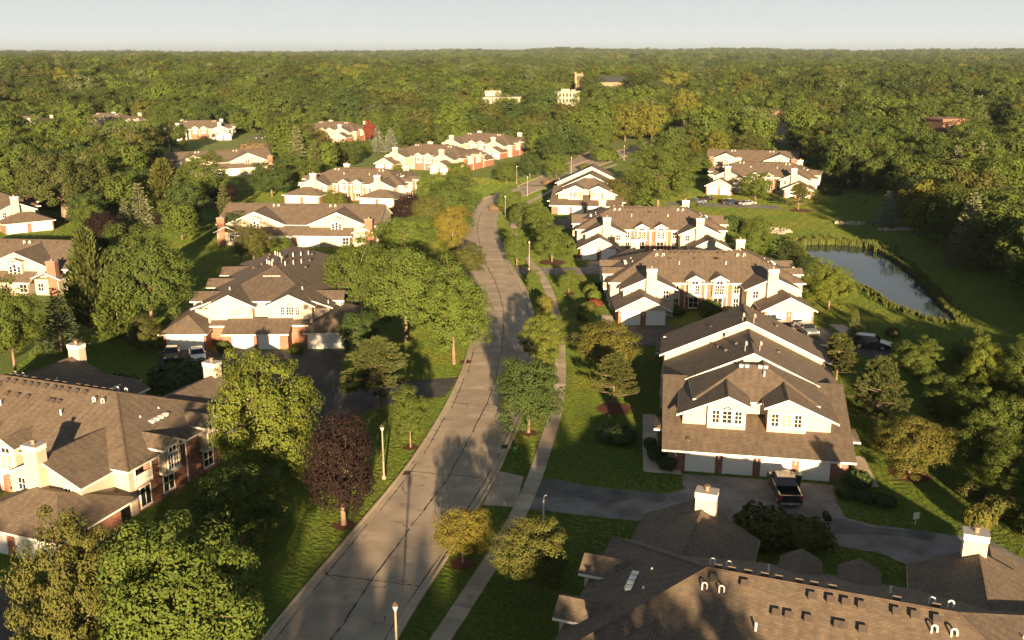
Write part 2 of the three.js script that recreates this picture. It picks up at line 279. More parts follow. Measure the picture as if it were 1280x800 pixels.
// ---------------------------------------------------------------- houses
const geoCache = {};
function cached(k, f) { return geoCache[k] ??= f(); }
function windowGeo(w, h, cols, rows, arch) {
  return cached(['win', w, h, cols, rows, arch].join(), () => {
    const f = new MB(), t = 0.09, d = 0.08;
    f.box(-w / 2 - t, w / 2 + t, -t, 0, 0, d); f.box(-w / 2 - t, -w / 2, 0, h, 0, d); f.box(w / 2, w / 2 + t, 0, h, 0, d); f.box(-w / 2 - t, w / 2 + t, h, h + t, 0, d);
    f.box(-w / 2 - t - 0.04, w / 2 + t + 0.04, -t - 0.06, -t, 0, d + 0.05);
    for (let i = 1; i < cols; i++) { const x = -w / 2 + w * i / cols; f.box(x - 0.025, x + 0.025, 0.002, h - 0.002, 0.01, 0.06); }
    for (let i = 1; i < rows; i++) { const y = h * i / rows; f.box(-w / 2 + 0.002, w / 2 - 0.002, y - 0.022, y + 0.022, 0.01, 0.055); }
    const p = new MB(); p.box(-w / 2, w / 2, 0, h, 0.004, 0.03);
    if (arch) { // half-round light above the middle
      const r = arch, n = 8, y = h + t + 0.06;
      for (let i = 0; i < n; i++) { const a = Math.PI * i / n, b = Math.PI * (i + 1) / n, c = (q, R) => [Math.cos(q) * R, y + Math.sin(q) * R]; const o1 = c(a, r + 0.1), o2 = c(b, r + 0.1), i1 = c(a, r), i2 = c(b, r);
        f.poly([[i1[0], i1[1], d], [o1[0], o1[1], d], [o2[0], o2[1], d], [i2[0], i2[1], d]]); f.poly([[o1[0], o1[1], d], [o1[0], o1[1], 0], [o2[0], o2[1], 0], [o2[0], o2[1], d]]);
        p.poly([[0, y, 0.03], [i1[0], i1[1], 0.03], [i2[0], i2[1], 0.03]]); }
      for (const q of [0.25, 0.5, 0.75]) { const a = Math.PI * q, cx = Math.cos(a), cy = Math.sin(a); f.poly([[-cy * 0.025, y + cx * 0.025, 0.06], [cy * 0.025, y - cx * 0.025, 0.06], [cx * r + cy * 0.025, y + cy * r - cx * 0.025, 0.06], [cx * r - cy * 0.025, y + cy * r + cx * 0.025, 0.06]]); }
      f.box(-r - 0.1, r + 0.1, y - 0.06, y, 0, d);
    }
    return [f.geo(), p.geo()];
  });
}
const FOOT = []; // ground taken up by houses: x, z, cos, sin, x0, x1, z0, z1
class House {
  constructor(label, x, z, ang, opt = {}) {
    const g = this.g = new THREE.Group(); g.name = opt.name || 'townhouse'; g.position.set(x, opt.y || ground(x, z), z); g.rotation.y = -ang * Math.PI / 180; top(g);
    tag(g, label, opt.category || 'house', opt.group); FOOT.push([x, z, Math.cos(ang * Math.PI / 180), Math.sin(ang * Math.PI / 180), ...(opt.foot || [-15, 15, -16, 16])]); this.roofM = opt.roof || M.shingle;
    this.roof = new MB(); this.trim = new MB(); this.siding = new MB(); this.brick = new MB(); this.far = !!opt.far; this.r = rng(Math.round(x * 7 + z * 3) + 99);
  }
  begin(name) { this.keep = [this.roof, this.trim]; this.roof = new MB(); this.trim = new MB(); this.sub = name; }
  end() { const o = this.roof.build(this.sub, this.roofM, this.g); this.trim.build('fascia', M.trim, o); [this.roof, this.trim] = this.keep; }
  wall(name, m, f) { const b = new MB(); f(b); return b.build(name, m, this.g); }
  finish() { this.roof.build('roof', this.roofM, this.g); this.trim.build('fascia', M.trim, this.g); this.siding.build('siding_wall', M.siding, this.g); this.brick.build('brick_wall', M.brick, this.g); return this; }
  plane(pts, into, trim) { // a roof plane as a slab: shingles on top, white boards round the edge and below
    (into || this.roof).poly(pts); const T = trim || this.trim, t = 0.2;
    const low = pts.map(([x, y, z]) => [x, y - t, z]); T.poly(low.slice().reverse());
    for (let i = 0; i < pts.length; i++) { const j = (i + 1) % pts.length; const a = pts[i], b = pts[j], e = 0.015; T.poly([[a[0], a[1] - e, a[2]], low[i], low[j], [b[0], b[1] - e, b[2]]]); }
  }
  map(axis, c) { return axis === 'z' ? (t, q, y) => [c + q, y, t] : (t, q, y) => [t, y, c + q]; }
  // gable roof: ridge along axis at cross position c, running from a (the showing end) to b; l and r are the half spans
  gable(axis, c, l, r, yr, s, a, b, into, trim, s2) {
    const P = this.map(axis, c), sr = s2 ?? s, fix = (pts) => { // make the polygon face up
      let ny = 0; for (let i = 0; i < pts.length; i++) { const p = pts[i], q = pts[(i + 1) % pts.length]; ny += (p[2] - q[2]) * (p[0] + q[0]); } return ny < 0 ? pts.slice().reverse() : pts; };
    this.plane(fix([P(a, -l, yr - s * l), P(a, 0, yr), P(b, 0, yr), P(b, -l, yr - s * l)]), into, trim);
    this.plane(fix([P(a, 0, yr), P(a, r, yr - sr * r), P(b, r, yr - sr * r), P(b, 0, yr)]), into, trim);
  }
  body(mb, axis, c, l, r, yr, s, a, b, y0, s2) { // closed prism under a gable roof
    const P = this.map(axis, c), sr = s2 ?? s, prof = [[-l, y0], [r, y0], [r, yr - sr * r], [0, yr], [-l, yr - s * l]];
    const flip = (axis === 'z') === (a > b), end = (t, rev) => { const q = prof.map(([x, y]) => P(t, x, y)); mb.poly(rev ? q.reverse() : q); };
    end(a, !flip); end(b, flip);
    for (let i = 0; i < 5; i++) { const p = prof[i], q = prof[(i + 1) % 5], f = [P(a, p[0], p[1]), P(b, p[0], p[1]), P(b, q[0], q[1]), P(a, q[0], q[1])]; mb.poly(flip ? f.reverse().reverse() : f); }
  }
  hip(x0, x1, z0, z1, ye, s, into, trim) {
    const w = x1 - x0, d = z1 - z0, h = Math.min(w, d) / 2, y = ye + s * h;
    if (w >= d) { const A = [x0 + h, y, (z0 + z1) / 2], B = [x1 - h, y, (z0 + z1) / 2];
      this.plane([[x0, ye, z1], [x1, ye, z1], B, A], into, trim); this.plane([[x1, ye, z0], [x0, ye, z0], A, B], into, trim); this.plane([[x1, ye, z1], [x1, ye, z0], B], into, trim); this.plane([[x0, ye, z0], [x0, ye, z1], A], into, trim);
    } else { const A = [(x0 + x1) / 2, y, z1 - h], B = [(x0 + x1) / 2, y, z0 + h];
      this.plane([[x0, ye, z1], [x1, ye, z1], A], into, trim); this.plane([[x1, ye, z0], [x0, ye, z0], B], into, trim); this.plane([[x1, ye, z1], [x1, ye, z0], B, A], into, trim); this.plane([[x0, ye, z0], [x0, ye, z1], A, B], into, trim); }
    return y;
  }
  ridge(a, b) { // capping shingles along a ridge or hip
    const m = new MB(), d = [b[0] - a[0], b[1] - a[1], b[2] - a[2]], l = Math.hypot(d[0], d[2]) || 1, nx = -d[2] / l * 0.16, nz = d[0] / l * 0.16;
    m.poly([[a[0] + nx, a[1] - 0.03, a[2] + nz], [a[0], a[1] + 0.05, a[2]], [b[0], b[1] + 0.05, b[2]], [b[0] + nx, b[1] - 0.03, b[2] + nz]]);
    m.poly([[a[0], a[1] + 0.05, a[2]], [a[0] - nx, a[1] - 0.03, a[2] - nz], [b[0] - nx, b[1] - 0.03, b[2] - nz], [b[0], b[1] + 0.05, b[2]]]);
    m.build('ridge_cap', M.ridgeCap, this.g);
  }
  win(x, y, z, turn, w, h, cols = 2, rows = 3, arch = 0, blind = false) {
    const [f, p] = windowGeo(w, h, cols, rows, arch), o = mesh('window', f, M.trim, this.g); o.position.set(x, y, z); o.rotation.y = turn; mesh('pane', p, blind ? M.blind : M.glass, o); return o;
  }
  door(x, z, w, h, turn = 0) { // sectional garage door: four panels with joints
    const g = cached('gar' + w + h, () => { const m = new MB(); for (let i = 0; i < 4; i++) m.box(-w / 2, w / 2, h * i / 4 + 0.012, h * (i + 1) / 4 - 0.012, 0, 0.07); m.box(-w / 2, w / 2, 0, h, 0, 0.05); m.box(-w / 2 - 0.1, -w / 2, 0, h + 0.1, 0, 0.12); m.box(w / 2, w / 2 + 0.1, 0, h + 0.1, 0, 0.12); m.box(-w / 2, w / 2, h, h + 0.1, 0, 0.12); return m.geo(); });
    const o = mesh('garage_door', g, M.door, this.g); o.position.set(x, 0, z); o.rotation.y = turn; return o;
  }
  chimney(x, z, y0, y1, w = 1.45, d = 1.0, m = M.siding, turn = 0) {
    const b = new MB(); b.box(-w / 2, w / 2, y0, y1 - 0.45, -d / 2, d / 2); const o = b.build('chimney', m, this.g); o.position.set(x, 0, z); o.rotation.y = turn;
    const c = new MB(); c.box(-w / 2 - 0.05, w / 2 + 0.05, y1 - 0.449, y1 - 0.04, -d / 2 - 0.05, d / 2 + 0.05); c.build('chimney_band', m === M.brick ? M.brick : M.trim, o);
    const p = new MB(); p.box(-w / 2 - 0.09, w / 2 + 0.09, y1 - 0.039, y1, -d / 2 - 0.09, d / 2 + 0.09); p.build('chimney_cap', M.metalCap, o);
    const f = mesh('flue', cached('flue', () => mergeGeometries([new THREE.CylinderGeometry(0.16, 0.18, 0.3, 10).translate(0, 0.15, 0), new THREE.CylinderGeometry(0.24, 0.24, 0.06, 10).translate(0, 0.36, 0), new THREE.CylinderGeometry(0.13, 0.13, 0.1, 8).translate(0, 0.31, 0)])), M.flue, o); f.position.set(0, y1, 0);
    if (w < 1.2) f.scale.setScalar(0.8);
    return o;
  }
  roofVent(x, y, z, slopeZ, s = 0.32) { const o = mesh('roof_vent', cached('rv', () => { const m = new MB(); m.box(-0.5, 0.5, -0.3, 0.45, -0.5, 0.5); m.box(-0.6, 0.6, 0.45, 0.6, -0.6, 0.6); return m.geo(); }), M.vent, this.g); o.position.set(x, y, z); o.scale.setScalar(s); o.rotation.x = Math.atan(slopeZ); return o; }
  whiteVent(x, y, z) { const o = mesh('white_roof_vent', cached('wv', () => { const m = new MB(); m.box(-0.17, 0.17, -0.15, 0.14, -0.17, 0.17); m.box(-0.22, 0.22, 0.14, 0.2, -0.22, 0.22); return m.geo(); }), M.pipe, this.g); o.position.set(x, y, z); return o; }
  stack(x, y, z) { const o = mesh('vent_pipe', cached('vs', () => new THREE.CylinderGeometry(0.07, 0.08, 0.6, 7).translate(0, 0.2, 0)), M.pipe, this.g); o.position.set(x, y, z); return o; }
  hooks(x, y, z) { // a pair of white goose-neck exhausts
    for (const k of [-1, 1]) { const o = mesh('gooseneck_vent', cached('gn', () => { const pts = []; pts.push([0, -0.4, 0], [0, 0.42, 0]); for (let i = 1; i <= 5; i++) { const a = Math.PI * i / 5; pts.push([0.17 - 0.17 * Math.cos(a), 0.42 + 0.15 * Math.sin(a), 0]); } pts.push([0.34, 0.1, 0]); return tube(pts, pts.map(() => 0.065), 7); }), M.pipe, this.g); o.position.set(x + k * 0.5 - 0.2, y, z); o.scale.setScalar(0.85); }
  }
  dish(x, y, z) { const o = mesh('satellite_dish', cached('dish', () => mergeGeometries([new THREE.SphereGeometry(0.4, 12, 6, 0, Math.PI * 2, 0, 0.75).rotateX(Math.PI * 0.42).translate(0, 0.75, -0.25), new THREE.CylinderGeometry(0.04, 0.04, 0.9, 6).translate(0, 0.25, -0.1)])), M.pipe, this.g); o.position.set(x, y, z); o.material = M.metalCap; o.rotation.y = 1.1; return o; }
  spout(x, z, y1, y0 = 0, turn = 0) { const o = mesh('downspout', cached('ds' + y1 + y0, () => { const m = new MB(); m.box(-0.05, 0.05, y0 + 0.08, y1, 0, 0.08); return m.geo(); }), M.trim, this.g); o.position.set(x, 0, z); o.rotation.y = turn; }
  bay(axis, c, at, dir) { // projecting bay window with its own little gable; dir +1/-1 outward along axis
    const P = (t, q) => axis === 'z' ? [c + q, t] : [t, c + q], dep = 0.75, w = 1.0, o = new THREE.Group(); o.name = 'bay_dormer'; this.g.add(o);
    const s = new MB(), rf = new MB(), tr = new MB(), f = at + dir * dep;
    this.body(s, axis, c, w, w, 5.42, 0.55, f, at - dir * 0.3, 2.45); this.gable(axis, c, 1.38, 1.38, 5.66, 0.55, f + dir * 0.35, at - dir * 3.2, rf, tr);
    const foot = new MB(); const [x0, z0] = P(at - dir * 0.1, -w - 0.06), [x1, z1] = P(f + dir * 0.06, w + 0.06); foot.box(x0, x1, 2.3, 2.5, z0, z1); foot.build('bay_foot', M.trim, o);
    s.build('bay_wall', M.siding, o); rf.build('bay_roof', this.roofM, o); tr.build('bay_fascia', M.trim, o);
    const turn = axis === 'z' ? (dir > 0 ? 0 : Math.PI) : (dir > 0 ? Math.PI / 2 : -Math.PI / 2), q = P(f + dir * 0.005, 0), bl = this.r() > 0.62;
    const a = P(f + dir * 0.005, -0.36), b = P(f + dir * 0.005, 0.36); this.win(a[0], 2.72, a[1], turn, 0.6, 1.35, 2, 3, 0, bl); this.win(b[0], 2.72, b[1], turn, 0.6, 1.35, 2, 3, 0, this.r() > 0.7);
    this.win(q[0], 4.3, q[1], turn, 0.9, 0.42, 2, 1);
    if (!this.far) { const l = P(at + dir * 0.005, 0); this.win(l[0], 0.5, l[1], turn, 1.3, 1.45, 2, 2); }
  }
}
function manor(label, x, z, ang, o = {}) {
  const h = new House(label, x, z, ang, o), X = 14.4, Z = 7.4, ov = 0.45, ye = 4.4, s = 0.43, half = Math.PI;
  const yr = h.hip(-X - ov, X + ov, -Z - ov, Z + ov, ye, s); h.brick.box(-13.2, 13.2, 0, ye - 0.15, -Z, Z);
  for (const sx of [-1, 1]) { h.brick.box(sx * 13.2, sx * X, 0, ye - 0.15, -4.75, 4.75); for (const sz of [-1, 1]) { h.brick.box(sx * 13.2, sx * X, 0, ye - 0.15, sz * 6.65, sz * Z); h.brick.box(sx * 13.2, sx * X, 0, 2.4, sz * 4.75, sz * 6.65); h.brick.box(sx * 13.2, sx * X, 4.05, ye - 0.15, sz * 4.75, sz * 6.65); } }
  const rl = X - Z; h.ridge([-rl, yr, 0], [rl, yr, 0]);
  if (!h.far) for (const a of [-1, 1]) for (const b of [-1, 1]) h.ridge([a * rl, yr, 0], [a * (X + ov), ye, b * (Z + ov)]);
  for (const sz of o.sides || [1, -1]) {
    const turn = sz > 0 ? 0 : half;
    for (const sx of [-1, 1]) {
      const c = sx * 9.1;
      h.wall('wing_wall', M.siding, (b) => h.body(b, 'z', c, 3.75, 3.75, 5.85, 0.45, sz * 11, sz * 5.5, 0)); h.begin('wing_roof'); h.gable('z', c, 4.2, 4.2, 6.1, 0.45, sz * 11.45, sz * 2.2); h.end(); if (!h.far) h.ridge([c, 6.1, sz * 11.45], [c, 6.1, sz * 3.4]);
      h.wall('corner_wall', M.siding, (b) => b.box(sx * 12.86, sx * (X + 0.03), 0, ye - 0.16, sz * (Z - 0.7), sz * (Z + 0.03)));
      h.chimney(sx * 8.85, sz * 11.4, 0, 7.45);
      h.win(c - sx * 2.5, 2.9, sz * 11.005, turn, 0.75, 1.05, 2, 2);
      if (!h.far) h.win(c + sx * 2.4, 2.9, sz * 11.005, turn, 0.6, 0.9, 2, 2);
      const gs = o.garage || 'gable';
      if (gs === 'gable') {
        const gc = sx * 10.4; h.wall('garage_wall', M.brick, (b) => b.box(gc - 3.55, gc + 3.55, 0, 2.1, sz * 9.5, sz * 15.8));
        h.wall('garage_gable', M.siding, (b) => h.body(b, 'z', gc, 3.57, 3.57, 4.05, 0.5, sz * 15.83, sz * 9.5, 2.1)); h.begin('garage_roof'); h.gable('z', gc, 4.0, 4.0, 4.3, 0.5, sz * 16.2, sz * 9); h.end();
        for (const k of [-1, 1]) h.door(gc + k * 1.78, sz * 15.8, 2.55, 2.0, turn);
        if (!h.far) for (const k of [-1, 0, 1]) { const l = mesh('wall_lamp', cached('wl', () => { const m = new MB(); m.box(-0.07, 0.07, 0, 0.28, 0, 0.14); return m.geo(); }), M.trim, h.g); l.position.set(gc + k * 3.3, 1.5, sz * 15.8); l.rotation.y = turn; }
      } else {
        const gc = sx * 10.3, hw = 4.9; h.wall('garage_wall', M.brick, (b) => b.box(gc - hw, gc + hw, 0, 2.1, sz * 9.5, sz * 15.9)); h.begin('garage_roof');
        h.hip(gc - hw - 0.45, gc + hw + 0.45, Math.min(sz * 7.8, sz * 16.35), Math.max(sz * 7.8, sz * 16.35), 2.25, 0.4); h.end();
        for (const k of [-1, 1]) h.door(gc + k * 2.5, sz * 15.9, 3.9, 2.0, turn);
      }
      const px = sx * 4.55; h.wall('panel', M.siding, (b) => b.box(px - 0.65, px + 0.65, 0.1, ye - 0.16, sz * Z, sz * (Z + 0.09))); h.win(px, 2.75, sz * (Z + 0.095), turn, 0.75, 1.15, 2, 2); if (!h.far) h.win(px, 0.5, sz * (Z + 0.095), turn, 0.75, 1.4, 2, 2);
      h.bay('z', sx * 1.85, sz * Z, sz);
      if (!h.far) h.spout(sx * 3.2, sz * Z, 4.2, 0, turn);
      h.spout(sx * 0.1 - 0.05, sz * Z, 4.2, 0, turn);
    }
  }
  for (const sx of [-1, 1]) {
    const t = sx > 0 ? half / 2 : -half / 2;
    for (const zz of [-2.75, 2.75]) h.bay('x', zz, sx * X, sx);
    h.spout(sx * X, 0.2, 4.2, 0, t);
    if (!h.far) for (const zz of [-5.7, 5.7]) { // balcony let into the corner: deck, white rail, glazed door at the back
      const b = new MB(); b.box(sx * 13.2, sx * (X + 0.12), 2.4, 2.5, zz - 0.94, zz + 0.94); const q = b.build('balcony', M.trim, h.g);
      const r = new MB(); r.box(sx * (X + 0.0), sx * (X + 0.08), 3.3, 3.4, zz - 0.95, zz + 0.95); for (let k = -9; k <= 9; k++) r.box(sx * (X + 0.02), sx * (X + 0.06), 2.5, 3.3, zz + k * 0.1 - 0.018, zz + k * 0.1 + 0.018); r.box(sx * X, sx * (X + 0.1), 2.3, 4.2, zz - 1.06, zz - 0.95); r.box(sx * X, sx * (X + 0.1), 2.3, 4.2, zz + 0.95, zz + 1.06); r.build('balcony_rail', M.trim, q);
      h.win(sx * 13.205, 2.6, zz, t, 1.3, 1.25, 2, 1);
      h.win(sx * (X + 0.005), 0.4, zz, t, 1.2, 1.7, 2, 1);
    }
  }
  const n = h.far ? 0 : 14; for (let i = 0; i < n; i++) { const vx = -6.6 + 13.2 * (i + 0.3 * h.r()) / n; for (const sz of [1, -1]) if (h.r() > 0.25) h.roofVent(vx, yr - s * 0.75 + 0.02, sz * 0.75, sz * s, 0.4); }
  for (const sx of [-1, 1]) { for (const sz of [1, -1]) { h.hooks(sx * 6.3, yr - s * 1.5, sz * 1.5); if (!h.far) { h.stack(sx * 3.6, yr - s * 3.4, sz * 3.4); h.stack(sx * 10.6, yr - s * 4.4, sz * 1.2); if (sz > 0) for (let k = 0; k < 4; k++) h.whiteVent(sx * 11.6, ye + s * 3.25, -0.9 + k * 0.6); } } }
  if (!h.far) for (let k = 0; k < 6; k++) h.roofVent(-5 + 10 * h.r(), yr - s * 2.2, 2.2, s, 0.4);
  return h.finish();
}
// garage-fronted house: long low roof with two dormers, a hipped centre and two stepped gables behind, mirrored at the back
function gateHouse(label, x, z, ang, o = {}) {
  const h = new House(label, x, z, ang, { foot: [-8.8, 8.8, -39, 0.2], ...o }), D = 39;
  h.brick.box(-8.1, 8.1, 0, 2.1, -12, 0); h.wall('garage_header', M.siding, (b) => b.box(-8.1, 8.1, 2.1, 2.18, -11.9, -0.2));
  h.begin('garage_roof'); h.plane([[-8.7, 2.2, 0.5], [8.7, 2.2, 0.5], [9.1, 5.25, -12.5], [-9.1, 5.25, -12.5]]); h.end();
  h.siding.poly([[8.1, 2, 0], [8.1, 2, -12], [8.1, 4.9, -12], [8.1, 2.1, 0]]); h.siding.poly([[-8.1, 2, -12], [-8.1, 2, 0], [-8.1, 2.1, 0], [-8.1, 4.9, -12]]);
  for (const dx of [-5.15, -1.72, 1.72, 5.15]) h.door(dx, 0, 2.55, 2.0);
  if (!h.far) for (const dx of [-7.4, -3.45, 0, 3.45, 7.4]) { const l = mesh('wall_lamp', cached('wl', () => { const m = new MB(); m.box(-0.07, 0.07, 0, 0.28, 0, 0.14); return m.geo(); }), M.trim, h.g); l.position.set(dx, 1.45, 0); }
  for (const k of [-1, 1]) { // dormer, one short slope inwards and one long slope outwards
    const c = k * 2.75, L = k < 0 ? 4.75 : 2.15, R = k < 0 ? 2.15 : 4.75;
    h.begin('dormer_roof'); h.gable('z', c, L, R, 6.6, 0.44, -2.9, -12.3); h.end();
    const dw = new MB(); dw.poly(k < 0 ? [[-4.5, 3, -3.4], [-1, 3, -3.4], [-1, 5.63, -3.4], [c, 6.38, -3.4], [-4.5, 5.6, -3.4]] : [[1, 3, -3.4], [4.5, 3, -3.4], [4.5, 5.6, -3.4], [c, 6.38, -3.4], [1, 5.63, -3.4]]);
    const in_ = k * 1.0, mid = k * 4.5, out = k * 6.9;
    dw.box(in_, mid, 3, 5.5, -12, -3.42);
    h.body(dw, 'z', c, k < 0 ? 4.15 : 1.75, k < 0 ? 1.75 : 4.15, 6.38, 0.44, -3.9, -12, 3.1); dw.build('dormer_wall', M.siding, h.g);
    h.wall('corner_board', M.trim, (b) => b.box(mid - 0.07, mid + 0.07, 3.2, 5.55, -3.5, -3.34));
    for (const [dx, w, a] of [[-1.05, 0.62, 0], [0, 0.82, 0.38], [1.05, 0.62, 0]]) h.win(c + dx, 3.75, -3.395, 0, w, 1.2, 2, 3, a, !!(k > 0 && !dx));
    h.ridge([c, 6.6, -2.9], [c, 6.6, -11.5]);
  }
  // hipped centre
  h.plane([[-6, 5.35, -5.2], [6, 5.35, -5.2], [1, 7.55, -10.2], [-1, 7.55, -10.2]]); h.wall('gable_infill', M.siding, (b) => b.box(-1.2, 1.2, 4, 5.2, -8, -5.6));
  h.plane([[6, 5.35, -5.2], [6.5, 5.2, -12.2], [1, 7.55, -12.2], [1, 7.55, -10.2]]); h.plane([[-6.5, 5.2, -12.2], [-6, 5.35, -5.2], [-1, 7.55, -10.2], [-1, 7.55, -12.2]]);
  // stepped gables
  h.begin('front_gable_roof'); h.gable('z', 0, 9.2, 9.2, 8.3, 0.47, -11.7, -22); h.end(); h.wall('front_gable_wall', M.siding, (b) => h.body(b, 'z', 0, 8.6, 8.6, 8.05, 0.47, -12.2, -22, 0));
  h.begin('rear_gable_roof'); h.gable('z', -0.3, 9.4, 9.4, 9.2, 0.47, -20.6, -28.5); h.end(); h.wall('rear_gable_wall', M.siding, (b) => h.body(b, 'z', -0.3, 8.8, 8.8, 8.95, 0.47, -21, -28, 0));
  h.begin('rear_garage_roof'); h.plane([[9.4, 5.1, -27], [8.9, 2.2, -39.5], [-8.9, 2.2, -39.5], [-9.4, 5.1, -27]]); h.end(); h.wall('rear_garage_wall', M.brick, (b) => b.box(-8.2, 8.2, 0, 2.1, -38.8, -28));
  h.wall('side_bay_wall', M.siding, (b) => b.box(-9.3, -8.62, 0, 3.6, -24, -16)); for (const k of [-1, 1]) { h.begin('porch_roof'); h.hip(k < 0 ? -10.3 : 8, k < 0 ? -8 : 10.3, -32, -27.5, 2.9, 0.35); h.end(); h.begin('side_roof'); h.hip(k < 0 ? -9.6 : 8, k < 0 ? -8 : 9.6, -6.5, -3.2, 2.75, 0.35); h.end(); }
  h.ridge([0, 8.3, -11.7], [0, 8.3, -20.6]); h.ridge([-0.3, 9.2, -20.6], [-0.3, 9.2, -28.5]);
  if (!h.far) {
    for (const [dx, dz] of [[-0.7, -13.4], [0.8, -13.6], [-0.6, -21.4], [0.6, -21.2]]) h.dish(dx, (dz < -19 ? 9.2 : 8.3) - 0.3, dz);
    for (const dx of [-1.3, -0.75, 0.55, 1.1]) h.whiteVent(dx, 7.4, -9.9);
    h.stack(0.9, 6.9, -8.7); for (const [dx, dz] of [[-6.3, -1.2], [6.9, -1.6], [4.9, -8]]) h.roofVent(dx, 2.2 + 0.235 * (0.5 - dz), dz, 0.235, 0.3);
    for (const [dx, dz] of [[-2.6, -16], [-3.3, -18.2], [-1.5, -17], [3, -17], [-4, -24], [3.4, -25]]) h.roofVent(dx, (dz < -20.6 ? 9.2 : 8.3) - 0.47 * Math.abs(dx) + 0.03, dz, 0, 0.3);
    h.stack(2.6, 7.3, -23); for (const sx of [-1, 1]) h.win(sx * 8.62, 0.6, -15, sx * Math.PI / 2, 1.4, 1.6, 2, 2);
    h.win(-9.305, 0.5, -20, -Math.PI / 2, 1.6, 2, 3, 2); h.win(-8.105, 0.4, -7, -Math.PI / 2, 1.2, 1.6, 2, 2); h.win(8.105, 0.4, -7, Math.PI / 2, 1.2, 1.6, 2, 2);
  }
  return h.finish();
}
// twin-gabled house with garages on both sides and one long ridge running back
function twinHouse(label, x, z, ang) {
  const h = new House(label, x, z, ang, { roof: M.shingleGrey, foot: [-12.1, 12.1, -34, 0.1] });
  h.wall('middle_garage_wall', M.brick, (b) => b.box(-4.2, 4.2, 0, 2.05, -4, 0)); h.begin('middle_garage_roof'); h.plane([[-4.4, 2.2, 0.45], [4.4, 2.2, 0.45], [4.4, 3.35, -3.6], [-4.4, 3.35, -3.6]]); h.end(); h.door(-1.7, 0, 2.6, 2); h.door(1.7, 0, 2.6, 2);
  for (const k of [-1, 1]) {
    h.wall('entry_wall', M.brick, (b) => b.box(k * 4.21, k * 6.49, 0, 2.5, -5, -2.6)); h.begin('entry_roof'); h.plane(k > 0 ? [[4.4, 2.65, -2.2], [6.6, 2.65, -2.2], [6.6, 3.3, -4], [4.4, 3.3, -4]] : [[-6.6, 2.65, -2.2], [-4.4, 2.65, -2.2], [-4.4, 3.3, -4], [-6.6, 3.3, -4]]); h.end();
    h.wall('garage_wall', M.brick, (b) => b.box(k * 6.5, k * 12, 0, 2.1, -12, 0)); h.door(k * 9.2, 0, 4.6, 2); h.begin('garage_roof'); h.hip(Math.min(k * 6.2, k * 12.6), Math.max(k * 6.2, k * 12.6), -13, 0.45, 2.3, 0.55); h.end();
    if (0) h.plane(k > 0 ? [[6.2, 2.3, 0.45], [9.4, 4.0, -3], [9.4, 4.4, -9], [6.2, 4.6, -9]] : [[-9.4, 4.0, -3], [-6.2, 2.3, 0.45], [-6.2, 4.6, -9], [-9.4, 4.4, -9]]);
    const c = k * 4; h.begin('dormer_roof'); h.gable('z', c, 3.45, 3.45, 6.65, 0.48, -3.0, -12); h.end(); h.wall('dormer_wall', M.siding, (b) => h.body(b, 'z', c, 2.95, 2.95, 6.42, 0.48, -3.5, -12, 2.2)); h.ridge([c, 6.65, -3], [c, 6.65, -10]);
    for (const [dx, w, a] of [[-0.98, 0.5, 0], [0, 0.95, 0.42], [0.98, 0.5, 0]]) h.win(c + dx, 3.75, -3.495, 0, w, 1.1, w > 0.6 ? 3 : 2, 3, a, k < 0);
    for (let i = 0; i < 3; i++) { const dz = -10 - i * 8, dx = k * 9.2; h.wall('side_gable_wall', M.siding, (b) => h.body(b, 'x', dz, 1.8, 1.8, 5.3, 0.42, k * 10.2, k * 7, 0)); h.begin('side_gable_roof'); h.gable('x', dz, 2.2, 2.2, 5.55, 0.42, k * 10.6, k * 4); h.end(); h.win(k * 10.205, 2.7, dz, k * Math.PI / 2, 1.2, 1.3, 2, 3); }
    for (let i = 0; i < 4; i++) h.whiteVent(k < 0 ? -0.95 + i * 0.62 : 0.62 * i - 0.95 + 0.1, 7.05, -12.0 - (k > 0 ? 0.02 : 0));
    for (let i = 0; i < 6; i++) h.stack(k * (1 + i % 3 * 0.8), 8.1 - 0.37 * (1 + i % 3 * 0.8), -17 - i * 2.1);
    for (let i = 0; i < 5; i++) h.roofVent(k * (1.5 + 2.5 * h.r()), 7.1, -18 - 2.4 * i, 0, 0.3);
    h.dish(k * 0.45, 7.9, -16.5 - k); h.stack(k * 8.6 + 0.2, 4.6, -6); h.stack(k * 5, 6.1, -8);
  }
  h.wall('gable_infill', M.siding, (b) => b.box(-0.9, 0.9, 3.5, 5.2, -6, -4.9));
  h.plane([[-6.9, 5.38, -4.6], [6.9, 5.38, -4.6], [0, 8.0, -15.2]]);
  h.plane([[6.9, 5.38, -4.6], [9.6, 4.4, -4.6], [9.6, 4.4, -34], [0, 8, -30], [0, 8, -15.2]]); h.plane([[-9.6, 4.4, -4.6], [-6.9, 5.38, -4.6], [0, 8, -15.2], [0, 8, -30], [-9.6, 4.4, -34]]); h.plane([[9.6, 4.4, -34], [-9.6, 4.4, -34], [0, 8, -30]]);
  h.siding.box(-9.1, 9.1, 0, 4.2, -33.5, -5); h.ridge([0, 8, -15.2], [0, 8, -30]); h.ridge([0, 8, -15.2], [6.9, 5.38, -4.6]); h.ridge([0, 8, -15.2], [-6.9, 5.38, -4.6]);
    return h.finish();
}
